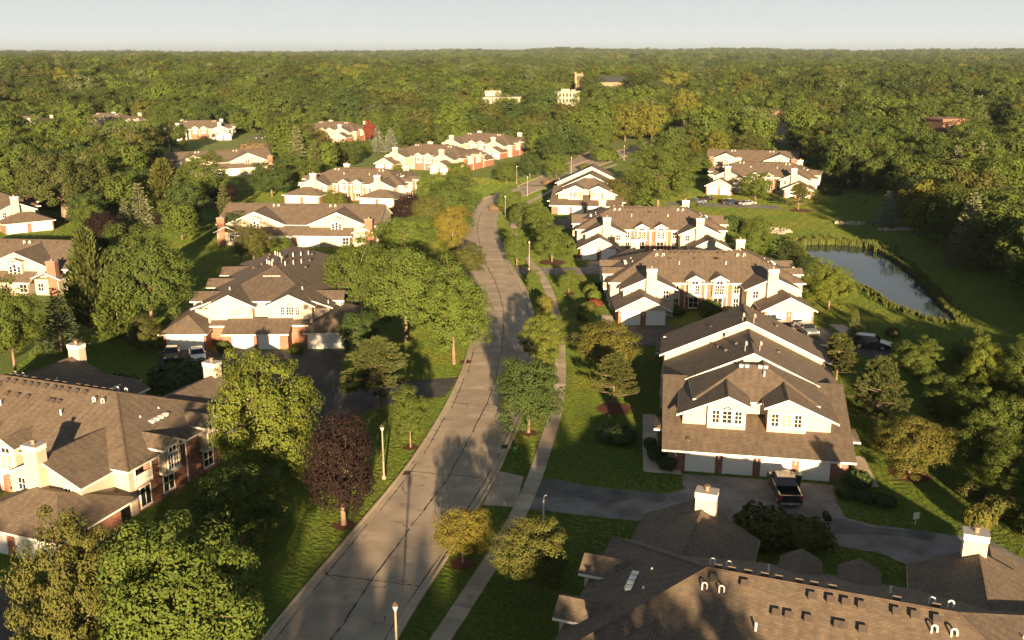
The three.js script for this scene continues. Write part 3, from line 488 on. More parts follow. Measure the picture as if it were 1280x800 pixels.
// long low house: ridge across, two wide cream gables over bay windows, brick chimneys at the ends
function longHouse(label, x, z, ang, o = {}) {
  const h = new House(label, x, z, ang, { foot: [-16.5, 16.5, -8.5, 9.9], ...o }), W = o.w || 16.5;
  const yr = 7.1, Zf = 6.5, ye = 4.1; h.gable('x', -1, 8, 8, yr, 0.4, -W - 0.4, W + 0.4); h.body(h.siding, 'x', -1, 7.4, 7.4, yr - 0.25, 0.4, -W, W, 0);
  h.begin('front_roof'); h.plane([[-W * 0.72, 2.3, 10.4], [W * 0.72, 2.3, 10.4], [W * 0.72, 4.05, 6.4], [-W * 0.72, 4.05, 6.4]]); h.end(); h.wall('front_wall', M.siding, (b) => b.box(-W * 0.68, W * 0.68, 0, 2.15, 6, 9.8));
  h.wall('brick_pier', M.brick, (b) => b.box(-0.5, 0.5, 0, 2.1, 9.75, 9.87)); h.door(-2.9, 9.82, 4.4, 2); h.door(2.9, 9.82, 4.4, 2);
  for (const k of [-1, 1]) {
    const c = k * 8.4; h.begin('gable_roof'); h.gable('z', c, 6.2, 6.2, 6.7, 0.42, 8.0, -1); h.end(); h.wall('gable_wall', M.siding, (b) => h.body(b, 'z', c, 5.7, 5.7, 6.45, 0.42, 7.5, 0, 2));
        h.wall('bay_wall', M.siding, (b) => b.box(c - 1.2, c + 1.2, 2.6, 5.2, 7.5, 8.2)); h.begin('bay_roof'); h.gable('z', c, 1.5, 1.5, 5.75, 0.3, 8.5, 7.2); h.end(); for (const dx of [-0.7, 0, 0.7]) h.win(c + dx, 3, 8.205, 0, 0.5, dx ? 1.4 : 1.75, 1, 3);
    h.chimney(k * (W - 1.4), 8.6, 0, 5.6, 1.5, 1.1, M.brick);
    h.wall('porch_wall', M.siding, (b) => b.box(k * (W - 4.5), k * (W - 0.5), 0, 2.6, 6, 9)); h.begin('porch_roof'); h.gable('z', k * (W - 2.5), 2.6, 2.6, 3.9, 0.45, 9.4, 5); h.end(); h.win(k * (W - 3.5), 0.7, 9.005, 0, 0.9, 1.2, 2, 2);
    h.win(k * (W - 6), 0.6, 9.805, 0, 1.2, 1.3, 2, 2);
    h.hooks(k * 6, yr - 0.5, 0.3); for (let i = 0; i < 4; i++) h.roofVent(k * (2 + i * 3), yr - 0.35, -0.1, 0.4, 0.3); h.ridge([c, 6.7, 8], [c, 6.7, 0]);
  }
  h.ridge([-W, yr, -1], [W, yr, -1]);
  return h.finish();
}
const GA = 'identical cream and brick townhouses with white chimneys';
manor('cream and brick townhouse facing the stepped gable house, pond lawn at its end', 29.5, -148.5, 1, { group: GA });
manor('cream and brick townhouse behind the twin chimney townhouse, its garage beside the straight driveway', 27.6, -193, 3, { group: GA });
manor('brown roofed townhouse on the lawn above the pond with parked cars before it', 72.1, -275, 20, { group: GA, sides: [1, -1] });
manor('townhouse with brick and cream bays standing close above the street bend', -40.6, -260, 13, { group: GA, garage: 'hip' });
manor('cream townhouse between the street bend lawn and a matching house behind', -25.7, -327.3, 26, { group: GA, far: true });
manor('cream townhouse beyond its matching neighbour, woods right behind it', -9.9, -373.8, 26, { group: GA, far: true });
manor('big brown roofed townhouse with rows of square roof vents and two tall chimneys', 18.4, -49.7, 20.5, { group: GA });
manor('townhouse whose chimney throws a shadow on its own roof, purple plum at its side', -43, -85.8, 20.5, { group: GA, garage: 'hip' });
manor('cream townhouse with wide hip roofed garage under the big old oak', -123, -213, -38, { group: GA, garage: 'hip', far: true });
gateHouse('house with four garage doors, twin arched windows and stepped gables', 22.65, -82, 10.2);
gateHouse('stepped gable house with arched twin windows near the sidewalk bend', 17.6, -229.8, 9, { far: true });
twinHouse('house with two cream gables and a white car before its wide garage', -33.8, -121.3, -2);
longHouse('long brown roofed house with two broad cream gables and brick chimneys', -43.4, -200.5, 3);
longHouse('long house with broad gables half hidden by yellow green trees', -95.5, -313, -27, { far: true });
longHouse('house with broad cream gable and tall window behind the feathery arborvitae', -88, -161, 6, { far: true });
manor('distant townhouse in a clearing before the dark wood with white chimneys', -142, -445, -14, { far: true, garage: 'gable' });
manor('distant brown roofed townhouse tucked among trees under the wooded rise', -203, -494, 24, { far: true, garage: 'hip' });
manor('distant townhouse with only its roof showing above round trees', -236, -472, 0, { far: true, garage: 'hip' });
manor('distant townhouse beside a red tree and two grey spruces', -79, -437, 20, { far: true, garage: 'gable' });
longHouse('brick house with cream gable behind the pond lawn townhouse', 78, -314, 14, { far: true, w: 14 });
const TREES = [
  ['fine', 'lime', -21.4, -77.5, 13, 4.7, 'broad yellow green maple standing between the asphalt court and the purple plum'],
  ['plum', 'plum', -14, -72.4, 10.2, 2.7, 'round purple leaved plum tree on the roadside lawn'],
  ['maple', 'mid', -21.2, -67.9, 7.3, 3.7, 'shaded green tree by the brick end wall'],
  ['fine', 'bronze', -26.4, -51.1, 11.4, 3.2, 'bronze green tree beside the hip roofed garage'],
  ['fine', 'lime2', -19.9, -51, 11.7, 5.1, 'large bright green maple overhanging the kerb beside the bronze green tree'],
  ['maple', 'mid', -10.1, -88.7, 6.4, 1.9, 'small upright young tree in a mulch ring by the street lamp'],
  ['pine', 'pine', -14.8, -99.1, 8.5, 4.2, 'spreading pine at the mouth of the asphalt court'],
  ['maple', 'deep', -19.9, -118.1, 6.4, 2.6, 'dark round tree between the twin gable house and the pine'],
  ['fine', 'mid', -23.2, -139.3, 11.2, 5.5, 'loose pale green tree beside the twin gable house roof'],
  ['locust', 'locust', -14.3, -124.5, 13.5, 6, 'big dome shaped locust with feathery foliage on the roadside'],
  ['fine', 'mid2', -7.3, -115.1, 12.3, 5, 'leafy bright maple hanging over the street edge'],
  ['maple', 'mid2', -20.8, -183, 7.8, 5.6, 'low wide tree before the long house, near the street'],
  ['maple', 'gold', -11.8, -188.4, 8.8, 3.6, 'egg shaped tree turning yellow beside the street'],
  ['maple', 'olive', -7.6, -164.4, 5.7, 2.9, 'olive green roadside tree next to the yellowing tree'],
  ['maple', 'deep2', -13, -211.9, 11.7, 6, 'dense dark round tree behind the yellowing tree'],
  ['plum', 'plum', -23.5, -214.9, 7.4, 3.8, 'purple leaved tree between townhouse garage and round green trees'],
  ['fine', 'lime', 4, -114.8, 6.7, 2.8, 'young lime green maple in the verge between street and sidewalk'],
  ['maple', 'deep', 1.7, -92.5, 8.3, 3.3, 'dark roadside tree shading the sidewalk slabs'],
  ['locust', 'gold', -3.8, -66.3, 4.8, 2.1, 'small golden leaved tree in a mulch ring at the kerb'],
  ['locust', 'olive2', 1.4, -61.4, 6.2, 2.5, 'dense olive gold bushy tree beside the sidewalk'],
  ['locust', 'gold2', 11.4, -110.5, 6.9, 3.8, 'golden olive tree hiding the short dark driveway'],
  ['pine', 'pine2', 11.3, -100.4, 6.3, 2.8, 'rounded pine in a mulch ring on the striped lawn'],
  ['maple', 'mid', 7.5, -176.3, 6.7, 3.1, 'young round tree in a mulch ring beside the straight driveway'],
  ['maple', 'mid', 0.9, -172.8, 6.6, 2.5, 'slim young street tree beside the sidewalk near the straight driveway'],
  ['maple', 'mid2', 3.5, -152.2, 3.9, 1.1, 'thin sapling in the verge opposite the dwarf shrubs'],
  ['maple', 'lime2', 9.3, -152.2, 3.7, 1.7, 'dwarf tree with yellow green leaves in a mulch ring'],
  ['maple', 'deep2', 1.8, -211.9, 5.9, 2.3, 'dark little tree inside the sidewalk bend'],
  ['maple', 'mid', 5.4, -205, 6.4, 2.9, 'young tree on the lawn inside the sidewalk bend'],
  ['maple', 'mid2', 6.6, -189.3, 5.7, 2.4, 'bright young tree between the sidewalk and the stepped gable house'],
  ['maple', 'mid2', -0.6, -230.4, 6.8, 2.9, 'young street tree at the bend of the street'],
  ['maple', 'mid', -1.7, -287.4, 6.6, 3.6, 'round tree on the lawn above the street bend'],
  ['maple', 'mid2', 13.6, -296.7, 7.6, 3.7, 'clipped round street tree at the far bend'],
  ['maple', 'deep', 5.5, -300.6, 7.9, 4.2, 'dark street tree on the lawn beside a round tree'],
  ['maple', 'deep', 14.7, -340.6, 10.8, 5.6, 'large round dark tree before the flat roofed buildings'],
  ['maple', 'mid2', 45.4, -177.8, 7.3, 3.6, 'rounded bright tree behind the townhouse chimney by the pond'],
  ['pine', 'deep', 50.2, -170.8, 5.2, 3.5, 'dark evergreen at the near pond corner'],
  ['maple', 'deep', 52, -164.4, 3.6, 2.4, 'dark bush like tree at the pond edge'],
  ['fine', 'lime', 48.2, -141.1, 7.3, 3.9, 'light green tree on the pond lawn by the garage gable'],
  ['spruce', 'spruce', 46.8, -126, 4.3, 1.2, 'small cone shaped spruce on the pond lawn'],
  ['pine', 'pine', 37.2, -91.6, 8.7, 3.2, 'tall pine beside the stepped gable house'],
  ['pine', 'pine2', 38.9, -109, 6.1, 2.6, 'pine at the corner of the stepped gable house by the parked cars'],
  ['fine', 'gold2', 37.1, -82.5, 5.6, 3.8, 'golden leaved spreading tree in red mulch on the side lawn'],
  ['spruce', 'blue', 83.6, -211.9, 8.4, 3.4, 'blue grey spruce on the mown bank above the pond'],
  ['maple', 'mid2', 64.5, -253.7, 7.2, 4.2, 'round street tree before the house above the pond'],
  ['pine', 'bronze', 71.3, -237.7, 6.8, 3.2, 'brownish cedar on the lawn above the pond'],
  ['fine', 'mid', 36.3, -237.7, 15.6, 8.1, 'big loose tree behind the stepped gable roof'],
  ['maple', 'olive', 26.9, -237.7, 7.9, 4, 'olive tree by the far driveway'],
  ['fine', 'deep2', -50.4, -129.5, 15.2, 6.5, 'large dense maple shading the twin gable house roof'],
  ['arbor', 'arbor', -59.2, -130.7, 14.2, 2.8, 'feathery tall arborvitae beside the broad cream gable'],
  ['arbor', 'arbor', -59.1, -136.6, 11.7, 2.1, 'second feathery arborvitae joined to the big dense maple'],
  ['spruce', 'dkspruce', -59, -120.1, 8.9, 3, 'dark spruce before the pillared porch'],
  ['arbor', 'mid', -53.6, -125.6, 8.2, 2.5, 'pear shaped green tree between the spruce and the big maple'],
  ['fine', 'mid', -60.6, -111.1, 12.5, 4, 'bushy green tree before the broad cream gable house'],
  ['oak', 'oak', -103, -220.2, 16.3, 10.6, 'huge old oak with a thick pale trunk'],
  ['spruce', 'spruce2', -81.4, -208.9, 10.6, 3.8, 'silvery green spruce beside the purple trees'],
  ['spruce', 'spruce2', -83.4, -205, 7.6, 2.4, 'smaller silvery spruce leaning on its taller twin'],
  ['plum', 'plum', -83.5, -193.4, 6.8, 3.9, 'dark purple tree below the big old oak'],
  ['plum', 'plum', -73.1, -208.9, 6.2, 4.6, 'dark purple tree between spruces and the long house'],
  ['plum', 'plum', -72.8, -242.8, 6.1, 3.8, 'small dark purple tree on the lawn by the dark drive'],
  ['fine', 'mid', -78.3, -242.8, 13.3, 6.7, 'yellow green tree hiding the middle of the long gable house'],
  ['arbor', 'bronze', -86.1, -237.7, 12.3, 4, 'tawny feathery conifer beside the yellow green tree'],
  ['maple', 'deep', -65, -259.6, 9.7, 5.6, 'dark round tree beside the brick chimney'],
  ['maple', 'deep', -56.5, -197.7, 6.4, 4.2, 'dark tree at the corner of the long house'],
  ['maple', 'mid', -131, -373.5, 13.3, 6.4, 'round tree on the clearing lawn before distant townhouses'],
  ['maple', 'deep2', -95.5, -402.6, 10.1, 5, 'round tree beside the distant parking strip'],
  ['maple', 'lime2', -64.6, -361.9, 5.3, 3, 'small yellow tree on the distant lawn'],
  ['maple', 'lime2', -56.5, -367.6, 5.7, 3.6, 'second small yellow tree on the distant lawn'],
  ['spruce', 'blue', -51.5, -373.5, 10.6, 3.7, 'grey spruce, one of the pair beside the distant red tree'],
  ['spruce', 'blue', -46.6, -373.5, 10, 3.7, 'grey spruce, second of the pair near the yellow trees'],
  ['spruce', 'blue', -42.6, -420.7, 13.2, 5.2, 'tall grey spruce above the cream townhouses'],
  ['maple', 'red', -62.7, -428.4, 9, 2.5, 'red leaved tree beside the distant chimney'],
  ['fine', 'olive', -70, -338.1, 13.7, 7.2, 'loose dark tree with pale trunk on the distant lawn'],
  ['maple', 'deep2', -66.2, -289.2, 9.1, 5.3, 'brownish round tree on the far lawn behind the brick chimney'],
  ['maple', 'lime', -43.8, -235.2, 5.1, 3.3, 'bushy yellow green tree between the hip roofed garages'],
  ['maple', 'mid2', -32.1, -275.3, 6.8, 3.4, 'small tree before the cream bays above the bend'],
  ['maple', 'mid', -14.7, -272, 8.6, 3.4, 'upright tree beside the cream townhouse end'],
  ['maple', 'mid2', -19.9, -237.7, 9.3, 4, 'loose tree beside the dense dark round tree'],
  ['maple', 'olive', -18.3, -206.9, 8.7, 3.5, 'olive tree squeezed behind the round trees at the bend'],
  ['fine', 'olive', -47.8, -174.2, 7.5, 3.7, 'shaded tree between the long house and the twin gable house'],
  ['maple', 'mid2', -44.7, -181.4, 3.8, 2.6, 'small tree before the white garage of the long house'],
  ['spruce', 'spruce2', 67.3, -379.6, 12.3, 4, 'tawny conifer beyond the big loose tree'],
  ['spruce', 'spruce2', 59.6, -364.7, 11, 3.6, 'conifer beside its taller twin beyond the big loose tree'],
  ['fine', 'lime', 52.1, -100.9, 7.5, 2.7, 'sunlit yellow green tree rising from the shaded thicket'],
  ['fine', 'mid', 45.2, -92.7, 6.1, 3.3, 'wide leafy tree at the heart of the thicket'],
  ['fine', 'mid', 48.4, -107.6, 5.4, 2.8, 'leafy tree behind the golden tree in the shaded thicket'],
  ['fine', 'mid', 44.1, -77.8, 5.7, 2.5, 'green tree at the lower edge of the shaded thicket'],
  ['fine', 'mid', 44.6, -82.8, 7.2, 3, 'round tree inside the shaded thicket'],
  ['fine', 'mid', 56.2, -97.2, 8.1, 3.4, 'tall tree closing the shaded thicket'],
  ['maple', 'olive', -47.9, -120.1, 5.2, 2.5, 'olive tree at the corner of the wide garage by the dark sedan'],
  ['maple', 'mid', 56.4, -294.8, 8.5, 4.9, 'green tree beside the white shed'],
  ['maple', 'deep', 85.7, -282.1, 4.7, 2.3, 'small dark tree at the end of the house above the pond'],
];
// ---------------------------------------------------------------- trees
// A crown is thousands of small folded leaf sprays gathered in clumps; lengths are for a tree 10 m tall.
class Leaves {
  constructor(seed) { this.r = rng(seed); this.p = []; this.c = []; this.idx = []; this.n = 0; }
  g() { return (this.r() + this.r() + this.r()) * 2 / 3 - 1; }
  leaf(x, y, z, nx, ny, nz, s, asp = 0.62, hue = 0) { // folded diamond facing about (nx,ny,nz)
    const r = this.r, l = Math.hypot(nx, ny, nz) || 1; nx /= l; ny /= l; nz /= l;
    let ax = r() - 0.5, ay = r() - 0.5, az = r() - 0.5; const d = ax * nx + ay * ny + az * nz; ax -= d * nx; ay -= d * ny; az -= d * nz; const al = Math.hypot(ax, ay, az) || 1; ax /= al; ay /= al; az /= al;
    const bx = ny * az - nz * ay, by = nz * ax - nx * az, bz = nx * ay - ny * ax, h = s * 0.5, w = h * asp, f = s * 0.16;
    this.p.push(x - ax * h, y - ay * h, z - az * h, x + bx * w + nx * f, y + by * w + ny * f, z + bz * w + nz * f, x + ax * h, y + ay * h, z + az * h, x - bx * w + nx * f, y - by * w + ny * f, z - bz * w + nz * f);
    const t = 0.72 + 0.5 * r() + hue, k = (r() - 0.5) * 0.22; for (let i = 0; i < 4; i++) this.c.push(t * (1 + k), t, t * (1 - k));
    const q = this.n; this.idx.push(q, q + 1, q + 2, q, q + 2, q + 3); this.n += 4;
  }
  spray(x, y, z, dx, dy, dz, s, asp) { // long blade along a direction
    const r = this.r; let ux = r() - 0.5, uy = r() - 0.5, uz = r() - 0.5; const bx = dy * uz - dz * uy, by = dz * ux - dx * uz, bz = dx * uy - dy * ux, bl = Math.hypot(bx, by, bz) || 1, w = s * asp / bl;
    this.p.push(x, y, z, x + dx * s * 0.5 + bx * w, y + dy * s * 0.5 + by * w, z + dz * s * 0.5 + bz * w, x + dx * s, y + dy * s, z + dz * s, x + dx * s * 0.5 - bx * w, y + dy * s * 0.5 - by * w, z + dz * s * 0.5 - bz * w);
    const t = 0.7 + 0.5 * r(), k = (r() - 0.5) * 0.16; for (let i = 0; i < 4; i++) this.c.push(t * (1 + k), t, t * (1 - k));
    const q = this.n; this.idx.push(q, q + 1, q + 2, q, q + 2, q + 3); this.n += 4;
  }
  geo() { const g = new THREE.BufferGeometry(); g.setAttribute('position', new THREE.Float32BufferAttribute(this.p, 3)); g.setAttribute('color', new THREE.Float32BufferAttribute(this.c, 3)); g.setIndex(this.idx); return g; }
}
function broadleaf(seed, o) { // o: rx, ry, cy (crown half width, half height, centre height), clumps, per, leaf, open
  const L = new Leaves(seed), r = L.r, limbs = [], F = o.cy, ph = [r() * 9, r() * 9, r() * 9];
  const bulge = (x, y, z) => 1 + (o.lump ?? 0.16) * (Math.sin(x * 3.1 + ph[0]) * Math.sin(y * 3.7 + ph[1]) + Math.sin(z * 4.3 + ph[2] + x * 2));
  for (let k = 0; k < o.clumps; k++) {
    const y = 1 - 2 * (k + 0.5) / o.clumps, a = k * 2.39996 + r() * 0.7, q = Math.sqrt(1 - y * y), dx = Math.cos(a) * q, dz = Math.sin(a) * q;
    if (y < -0.82) continue;
    const b = bulge(dx, y, dz), R = (k % 5 === 0 ? 0.45 + 0.25 * r() : 0.74 + 0.24 * r()) * b, top = y > 0 ? 1 : (o.under ?? 0.85);
    const cx = dx * o.rx * R, cy = F + y * o.ry * R * top, cz = dz * o.rx * R, cr = o.cr * (0.7 + 0.6 * r()), hue = (r() - 0.5) * 0.16;
    if (k % 6 === 0 && y > -0.5) limbs.push([cx, cy, cz]);
    for (let i = 0; i < o.per; i++) {
      let ux = L.g(), uy = L.g(), uz = L.g(); const ul = Math.hypot(ux, uy, uz) || 1, m = Math.cbrt(0.15 + 0.85 * r()) / ul; ux *= m; uy *= m; uz *= m;
      const nx = ux * 1.2 + dx * 0.7 + L.g() * 0.4, ny = uy * 1.2 + y * 0.5 + 0.2 + L.g() * 0.4, nz = uz * 1.2 + dz * 0.7 + L.g() * 0.4;
      L.leaf(cx + ux * cr, cy + uy * cr * 0.72, cz + uz * cr, nx, ny, nz, o.leaf * (0.7 + 0.6 * r()), 0.66, hue);
    }
  }
  const th = o.trunk ?? 0.16, parts = [tube([[0, -0.15, 0], [0.04, F * 0.35, 0.03], [0.0, F * 0.8, -0.05], [0.05, F + o.ry * 0.35, 0.03]], [th * 1.35, th, th * 0.7, th * 0.25], 8)];
  for (const [x, y, z] of limbs) { const y0 = clamp(F - o.ry * 0.75 + r() * o.ry * 0.7, 0.8, 9); parts.push(tube([[0, y0, 0], [x * 0.45, lerp(y0, y, 0.55), z * 0.45], [x * 0.95, y, z * 0.95]], [th * (o.limb ?? 0.42), th * (o.limb ?? 0.42) * 0.6, th * 0.08], 5)); }
  return [L.geo(), mergeGeometries(parts)];
}
function spruce(seed, rad, levels, dense) {
  const L = new Leaves(seed), r = L.r;
  for (let k = 0; k < levels; k++) {
    const t = (k + r() * 0.5) / levels, y = 0.7 + 9.2 * t, R = rad * Math.pow(1 - t, 0.85) + 0.1, n = Math.round(lerp(15, 5, t));
    for (let i = 0; i < n; i++) {
      const a = i / n * 6.283 + r() * 0.5 + k, len = R * (0.75 + 0.4 * r()), dr = -0.16 - 0.1 * r(), ca = Math.cos(a), sa = Math.sin(a), m = Math.max(3, Math.round(dense * len / rad));
      for (let j = 0; j < m; j++) { const q = (j + r()) / m, sp = (1 - q) * 0.34 + 0.1, tw = (r() - 0.5) * 1.5, dx = Math.cos(a + tw), dz = Math.sin(a + tw); L.spray(ca * len * q + (r() - 0.5) * sp, y + dr * len * q + q * q * 0.18 * len + (r() - 0.5) * 0.12, sa * len * q + (r() - 0.5) * sp, dx * 0.94, 0.12 + (r() - 0.5) * 0.5, dz * 0.94, 0.42 + 0.3 * r(), 0.2); }
    }
  }
  return [L.geo(), tube([[0, -0.15, 0], [0, 5, 0], [0, 9.8, 0]], [0.17, 0.1, 0.02], 6)];
}
function pine(seed) {
  const L = new Leaves(seed), r = L.r, parts = [tube([[0, -0.15, 0], [0.06, 4, 0], [0, 8.6, 0.1]], [0.19, 0.13, 0.04], 7)];
  for (let k = 0; k < 105; k++) {
    const t = Math.pow(r(), 0.8), y = 1.6 + 7.6 * t, R = 3.3 * Math.pow(1 - t, 0.55) * (0.8 + 0.35 * r()) + 0.35, a = k * 2.4 + r() * 0.6, ex = Math.cos(a) * R, ez = Math.sin(a) * R, ey = y + R * 0.16;
    parts.push(tube([[0, y - 0.2, 0], [ex * 0.5, y, ez * 0.5], [ex, ey, ez]], [0.05, 0.035, 0.015], 4));
    for (let c = 0; c < 7; c++) {
      const q = 1 - c * 0.115 - 0.05 * r(), tx = ex * q + (r() - 0.5) * 0.85 * (1.05 - q + 0.35), ty = lerp(y, ey, q) + (r() - 0.3) * 0.35, tz = ez * q + (r() - 0.5) * 0.85 * (1.05 - q + 0.35);
      for (let i = 0; i < 30; i++) { let dx = L.g() + Math.cos(a) * 0.35, dy = L.g() * 0.8 + 0.55, dz = L.g() + Math.sin(a) * 0.35; const l = Math.hypot(dx, dy, dz) || 1; L.spray(tx + L.g() * 0.1, ty + L.g() * 0.08, tz + L.g() * 0.1, dx / l, dy / l, dz / l, 0.3 + 0.2 * r(), 0.15); }
    }
  }
  return [L.geo(), mergeGeometries(parts)];
}
function arbor(seed) {
  const L = new Leaves(seed), r = L.r;
  for (let k = 0; k < 2600; k++) {
    const t = r(), y = 0.3 + 9.5 * t, R = 2.2 * Math.pow(Math.sin(Math.PI * Math.pow(clamp(t, 0.02, 1), 0.62) * 0.93 + 0.15), 0.8) * (1 + 0.14 * Math.sin(k * 1.7)), a = r() * 6.283, q = Math.sqrt(0.45 + 0.55 * r()), lob = 1 + 0.2 * Math.sin(a * 5 + y * 1.3);
    L.spray(Math.cos(a) * R * q * lob, y, Math.sin(a) * R * q * lob, Math.cos(a) * 0.55 + (r() - 0.5) * 0.5, 0.8, Math.sin(a) * 0.55 + (r() - 0.5) * 0.5, 0.55 + 0.4 * r(), 0.2);
  }
  return [L.geo(), tube([[0, -0.15, 0], [0, 5, 0], [0, 9, 0]], [0.14, 0.08, 0.02], 6)];
}
const SPECIES = { // each: list of [crown, trunk] variants, crown radius for 10 m
  maple: { r: 3.7, v: [1, 2, 3].map((s) => broadleaf(s * 17, { rx: 3.5, ry: 4.45, cy: 5.25, under: 1, clumps: 125, per: 130, cr: 0.9, leaf: 0.25, lump: 0.18 })) },
  fine: { r: 4.0, v: [1, 2, 3].map((s) => broadleaf(s * 31, { rx: 3.7, ry: 4.5, cy: 5.3, under: 1, clumps: 160, per: 140, cr: 0.78, leaf: 0.21, lump: 0.22 })) },
  locust: { r: 4.3, v: [1, 2].map((s) => broadleaf(s * 47, { rx: 4.1, ry: 4.2, cy: 5.5, clumps: 180, per: 90, cr: 0.9, leaf: 0.24, lump: 0.16, under: 1 })) },
  plum: { r: 3.6, v: [1].map((s) => broadleaf(s * 53, { rx: 3.5, ry: 4.45, cy: 5.3, under: 1, clumps: 170, per: 90, cr: 0.85, leaf: 0.25, lump: 0.12, trunk: 0.24 })) },
  oak: { r: 5.6, v: [1].map((s) => broadleaf(s * 71, { rx: 5.3, ry: 4.0, cy: 5.9, clumps: 300, per: 70, cr: 0.7, leaf: 0.25, lump: 0.22, trunk: 0.5, limb: 0.22 })) },
  spruce: { r: 3.2, v: [spruce(3, 3.1, 26, 11), spruce(8, 2.8, 28, 10)] },
  pine: { r: 3.6, v: [pine(4), pine(19)] },
  arbor: { r: 2.3, v: [arbor(6), arbor(23)] },
  wood: { r: 4.0, v: [1, 2, 3, 4].map((s) => broadleaf(s * 83, { rx: 3.8, ry: 4.6, cy: 5.2, under: 1, clumps: 84, per: 84, cr: 1.12, leaf: 0.42, lump: 0.26 })) },
};
const leafM = (r, g, b) => new THREE.MeshPhysicalMaterial({ color: lin(r, g, b), vertexColors: true, roughness: 0.75, transmission: 0.24, thickness: 0, side: THREE.DoubleSide, specularIntensity: 0.35 });
const LEAF = {
  lime: leafM(0.115, 0.148, 0.02), lime2: leafM(0.09, 0.132, 0.02), mid: leafM(0.078, 0.113, 0.018), mid2: leafM(0.09, 0.134, 0.02), deep: leafM(0.05, 0.084, 0.019), deep2: leafM(0.066, 0.1, 0.018),
  locust: leafM(0.088, 0.13, 0.021), gold: leafM(0.145, 0.13, 0.02), gold2: leafM(0.115, 0.115, 0.02), olive: leafM(0.08, 0.09, 0.02), olive2: leafM(0.1, 0.11, 0.022), plum: leafM(0.02, 0.01, 0.009), oak: leafM(0.075, 0.095, 0.024), red: leafM(0.2, 0.05, 0.03),
  pine: leafM(0.075, 0.095, 0.024), pine2: leafM(0.08, 0.095, 0.022), bronze: leafM(0.1, 0.108, 0.023), spruce: leafM(0.09, 0.108, 0.034), spruce2: leafM(0.15, 0.17, 0.085), dkspruce: leafM(0.055, 0.075, 0.035), blue: leafM(0.19, 0.225, 0.17), arbor: leafM(0.075, 0.095, 0.022),
  bare: leafM(0.2, 0.15, 0.085), yell: leafM(0.13, 0.14, 0.02), pale: leafM(0.11, 0.14, 0.05),
};
const treeRng = rng(2024);
function tree(kind, tint, x, z, hgt, rad, label, group, name) {
  const S = SPECIES[kind], [cg, tg] = S.v[Math.floor(treeRng() * S.v.length)], o = new THREE.Group();
  o.name = name || { spruce: 'spruce_tree', pine: 'pine_tree', arbor: 'arborvitae_tree', plum: 'plum_tree', oak: 'oak_tree' }[kind] || 'broadleaf_tree';
  o.position.set(x, ground(x, z), z); o.rotation.y = treeRng() * 6.28; const s = hgt / 10, sx = rad / S.r, oval = 0.9 + 0.2 * treeRng(); o.scale.set(sx * oval, s, sx / oval);
  mesh('crown', cg, LEAF[tint], o); mesh('trunk', tg, M.bark, o); top(o); tag(o, label, 'tree', group); return o;
}
for (const [k, c, x, z, hgt, rad, label] of TREES) tree(k, c, x, z, hgt, rad, label);
const MULCH = [];
function mulch(x, z, r) { MULCH.push([x, z, r * 1.02]); const pts = []; const q = rng(Math.round(x * 10 + z)); for (let i = 0; i < 18; i++) { const a = i / 18 * 6.283, rr = r * (0.88 + 0.24 * q()); pts.push([x + Math.cos(a) * rr, z + Math.sin(a) * rr]); } tag(top(flat(pts, 0.035, 'mulch_ring', M.mulch)), 'ring of brown bark mulch round a tree foot', 'mulch', 'mulch rings under lawn trees'); }
for (const [x, z, r] of [[-14, -72.3, 0.9], [-10.1, -88.6, 0.75], [-3.8, -66.2, 1], [11.3, -99.4, 2], [7.5, -175.6, 2.6], [9.3, -151.6, 1], [37.1, -82.3, 1.9], [1.7, -92.3, 0.9], [4, -114.6, 0.8], [71.3, -236, 3], [-5.9, -116, 0.8], [0.9, -172.6, 0.7]]) mulch(x, z, r);

// shrubs by the walls
const shrubGeo = [1, 2].map((s) => { const L = new Leaves(s * 97), r = L.r; for (let i = 0; i < 1500; i++) { let x = L.g(), y = L.g(), z = L.g(); const l = Math.hypot(x, y, z) || 1, m = (0.72 + 0.3 * r()) / l; x *= m; y *= m; z *= m; if (y < -0.5) continue; const b = 1 + 0.16 * Math.sin(x * 5 + s) * Math.sin(z * 6); L.leaf(x * b, 0.52 + y * 0.6 * b, z * b, x + L.g() * 0.6, y + 0.2 + L.g() * 0.6, z + L.g() * 0.6, 0.2 * (0.7 + 0.6 * r())); } return L.geo(); });
function shrub(x, z, w, hgt, tint, label, group) { const o = mesh('shrub', shrubGeo[Math.floor(treeRng() * 2)], LEAF[tint]); o.position.set(x, ground(x, z), z); o.scale.set(w, hgt, w); o.rotation.y = treeRng() * 6; top(o); tag(o, label, 'shrub', group); }
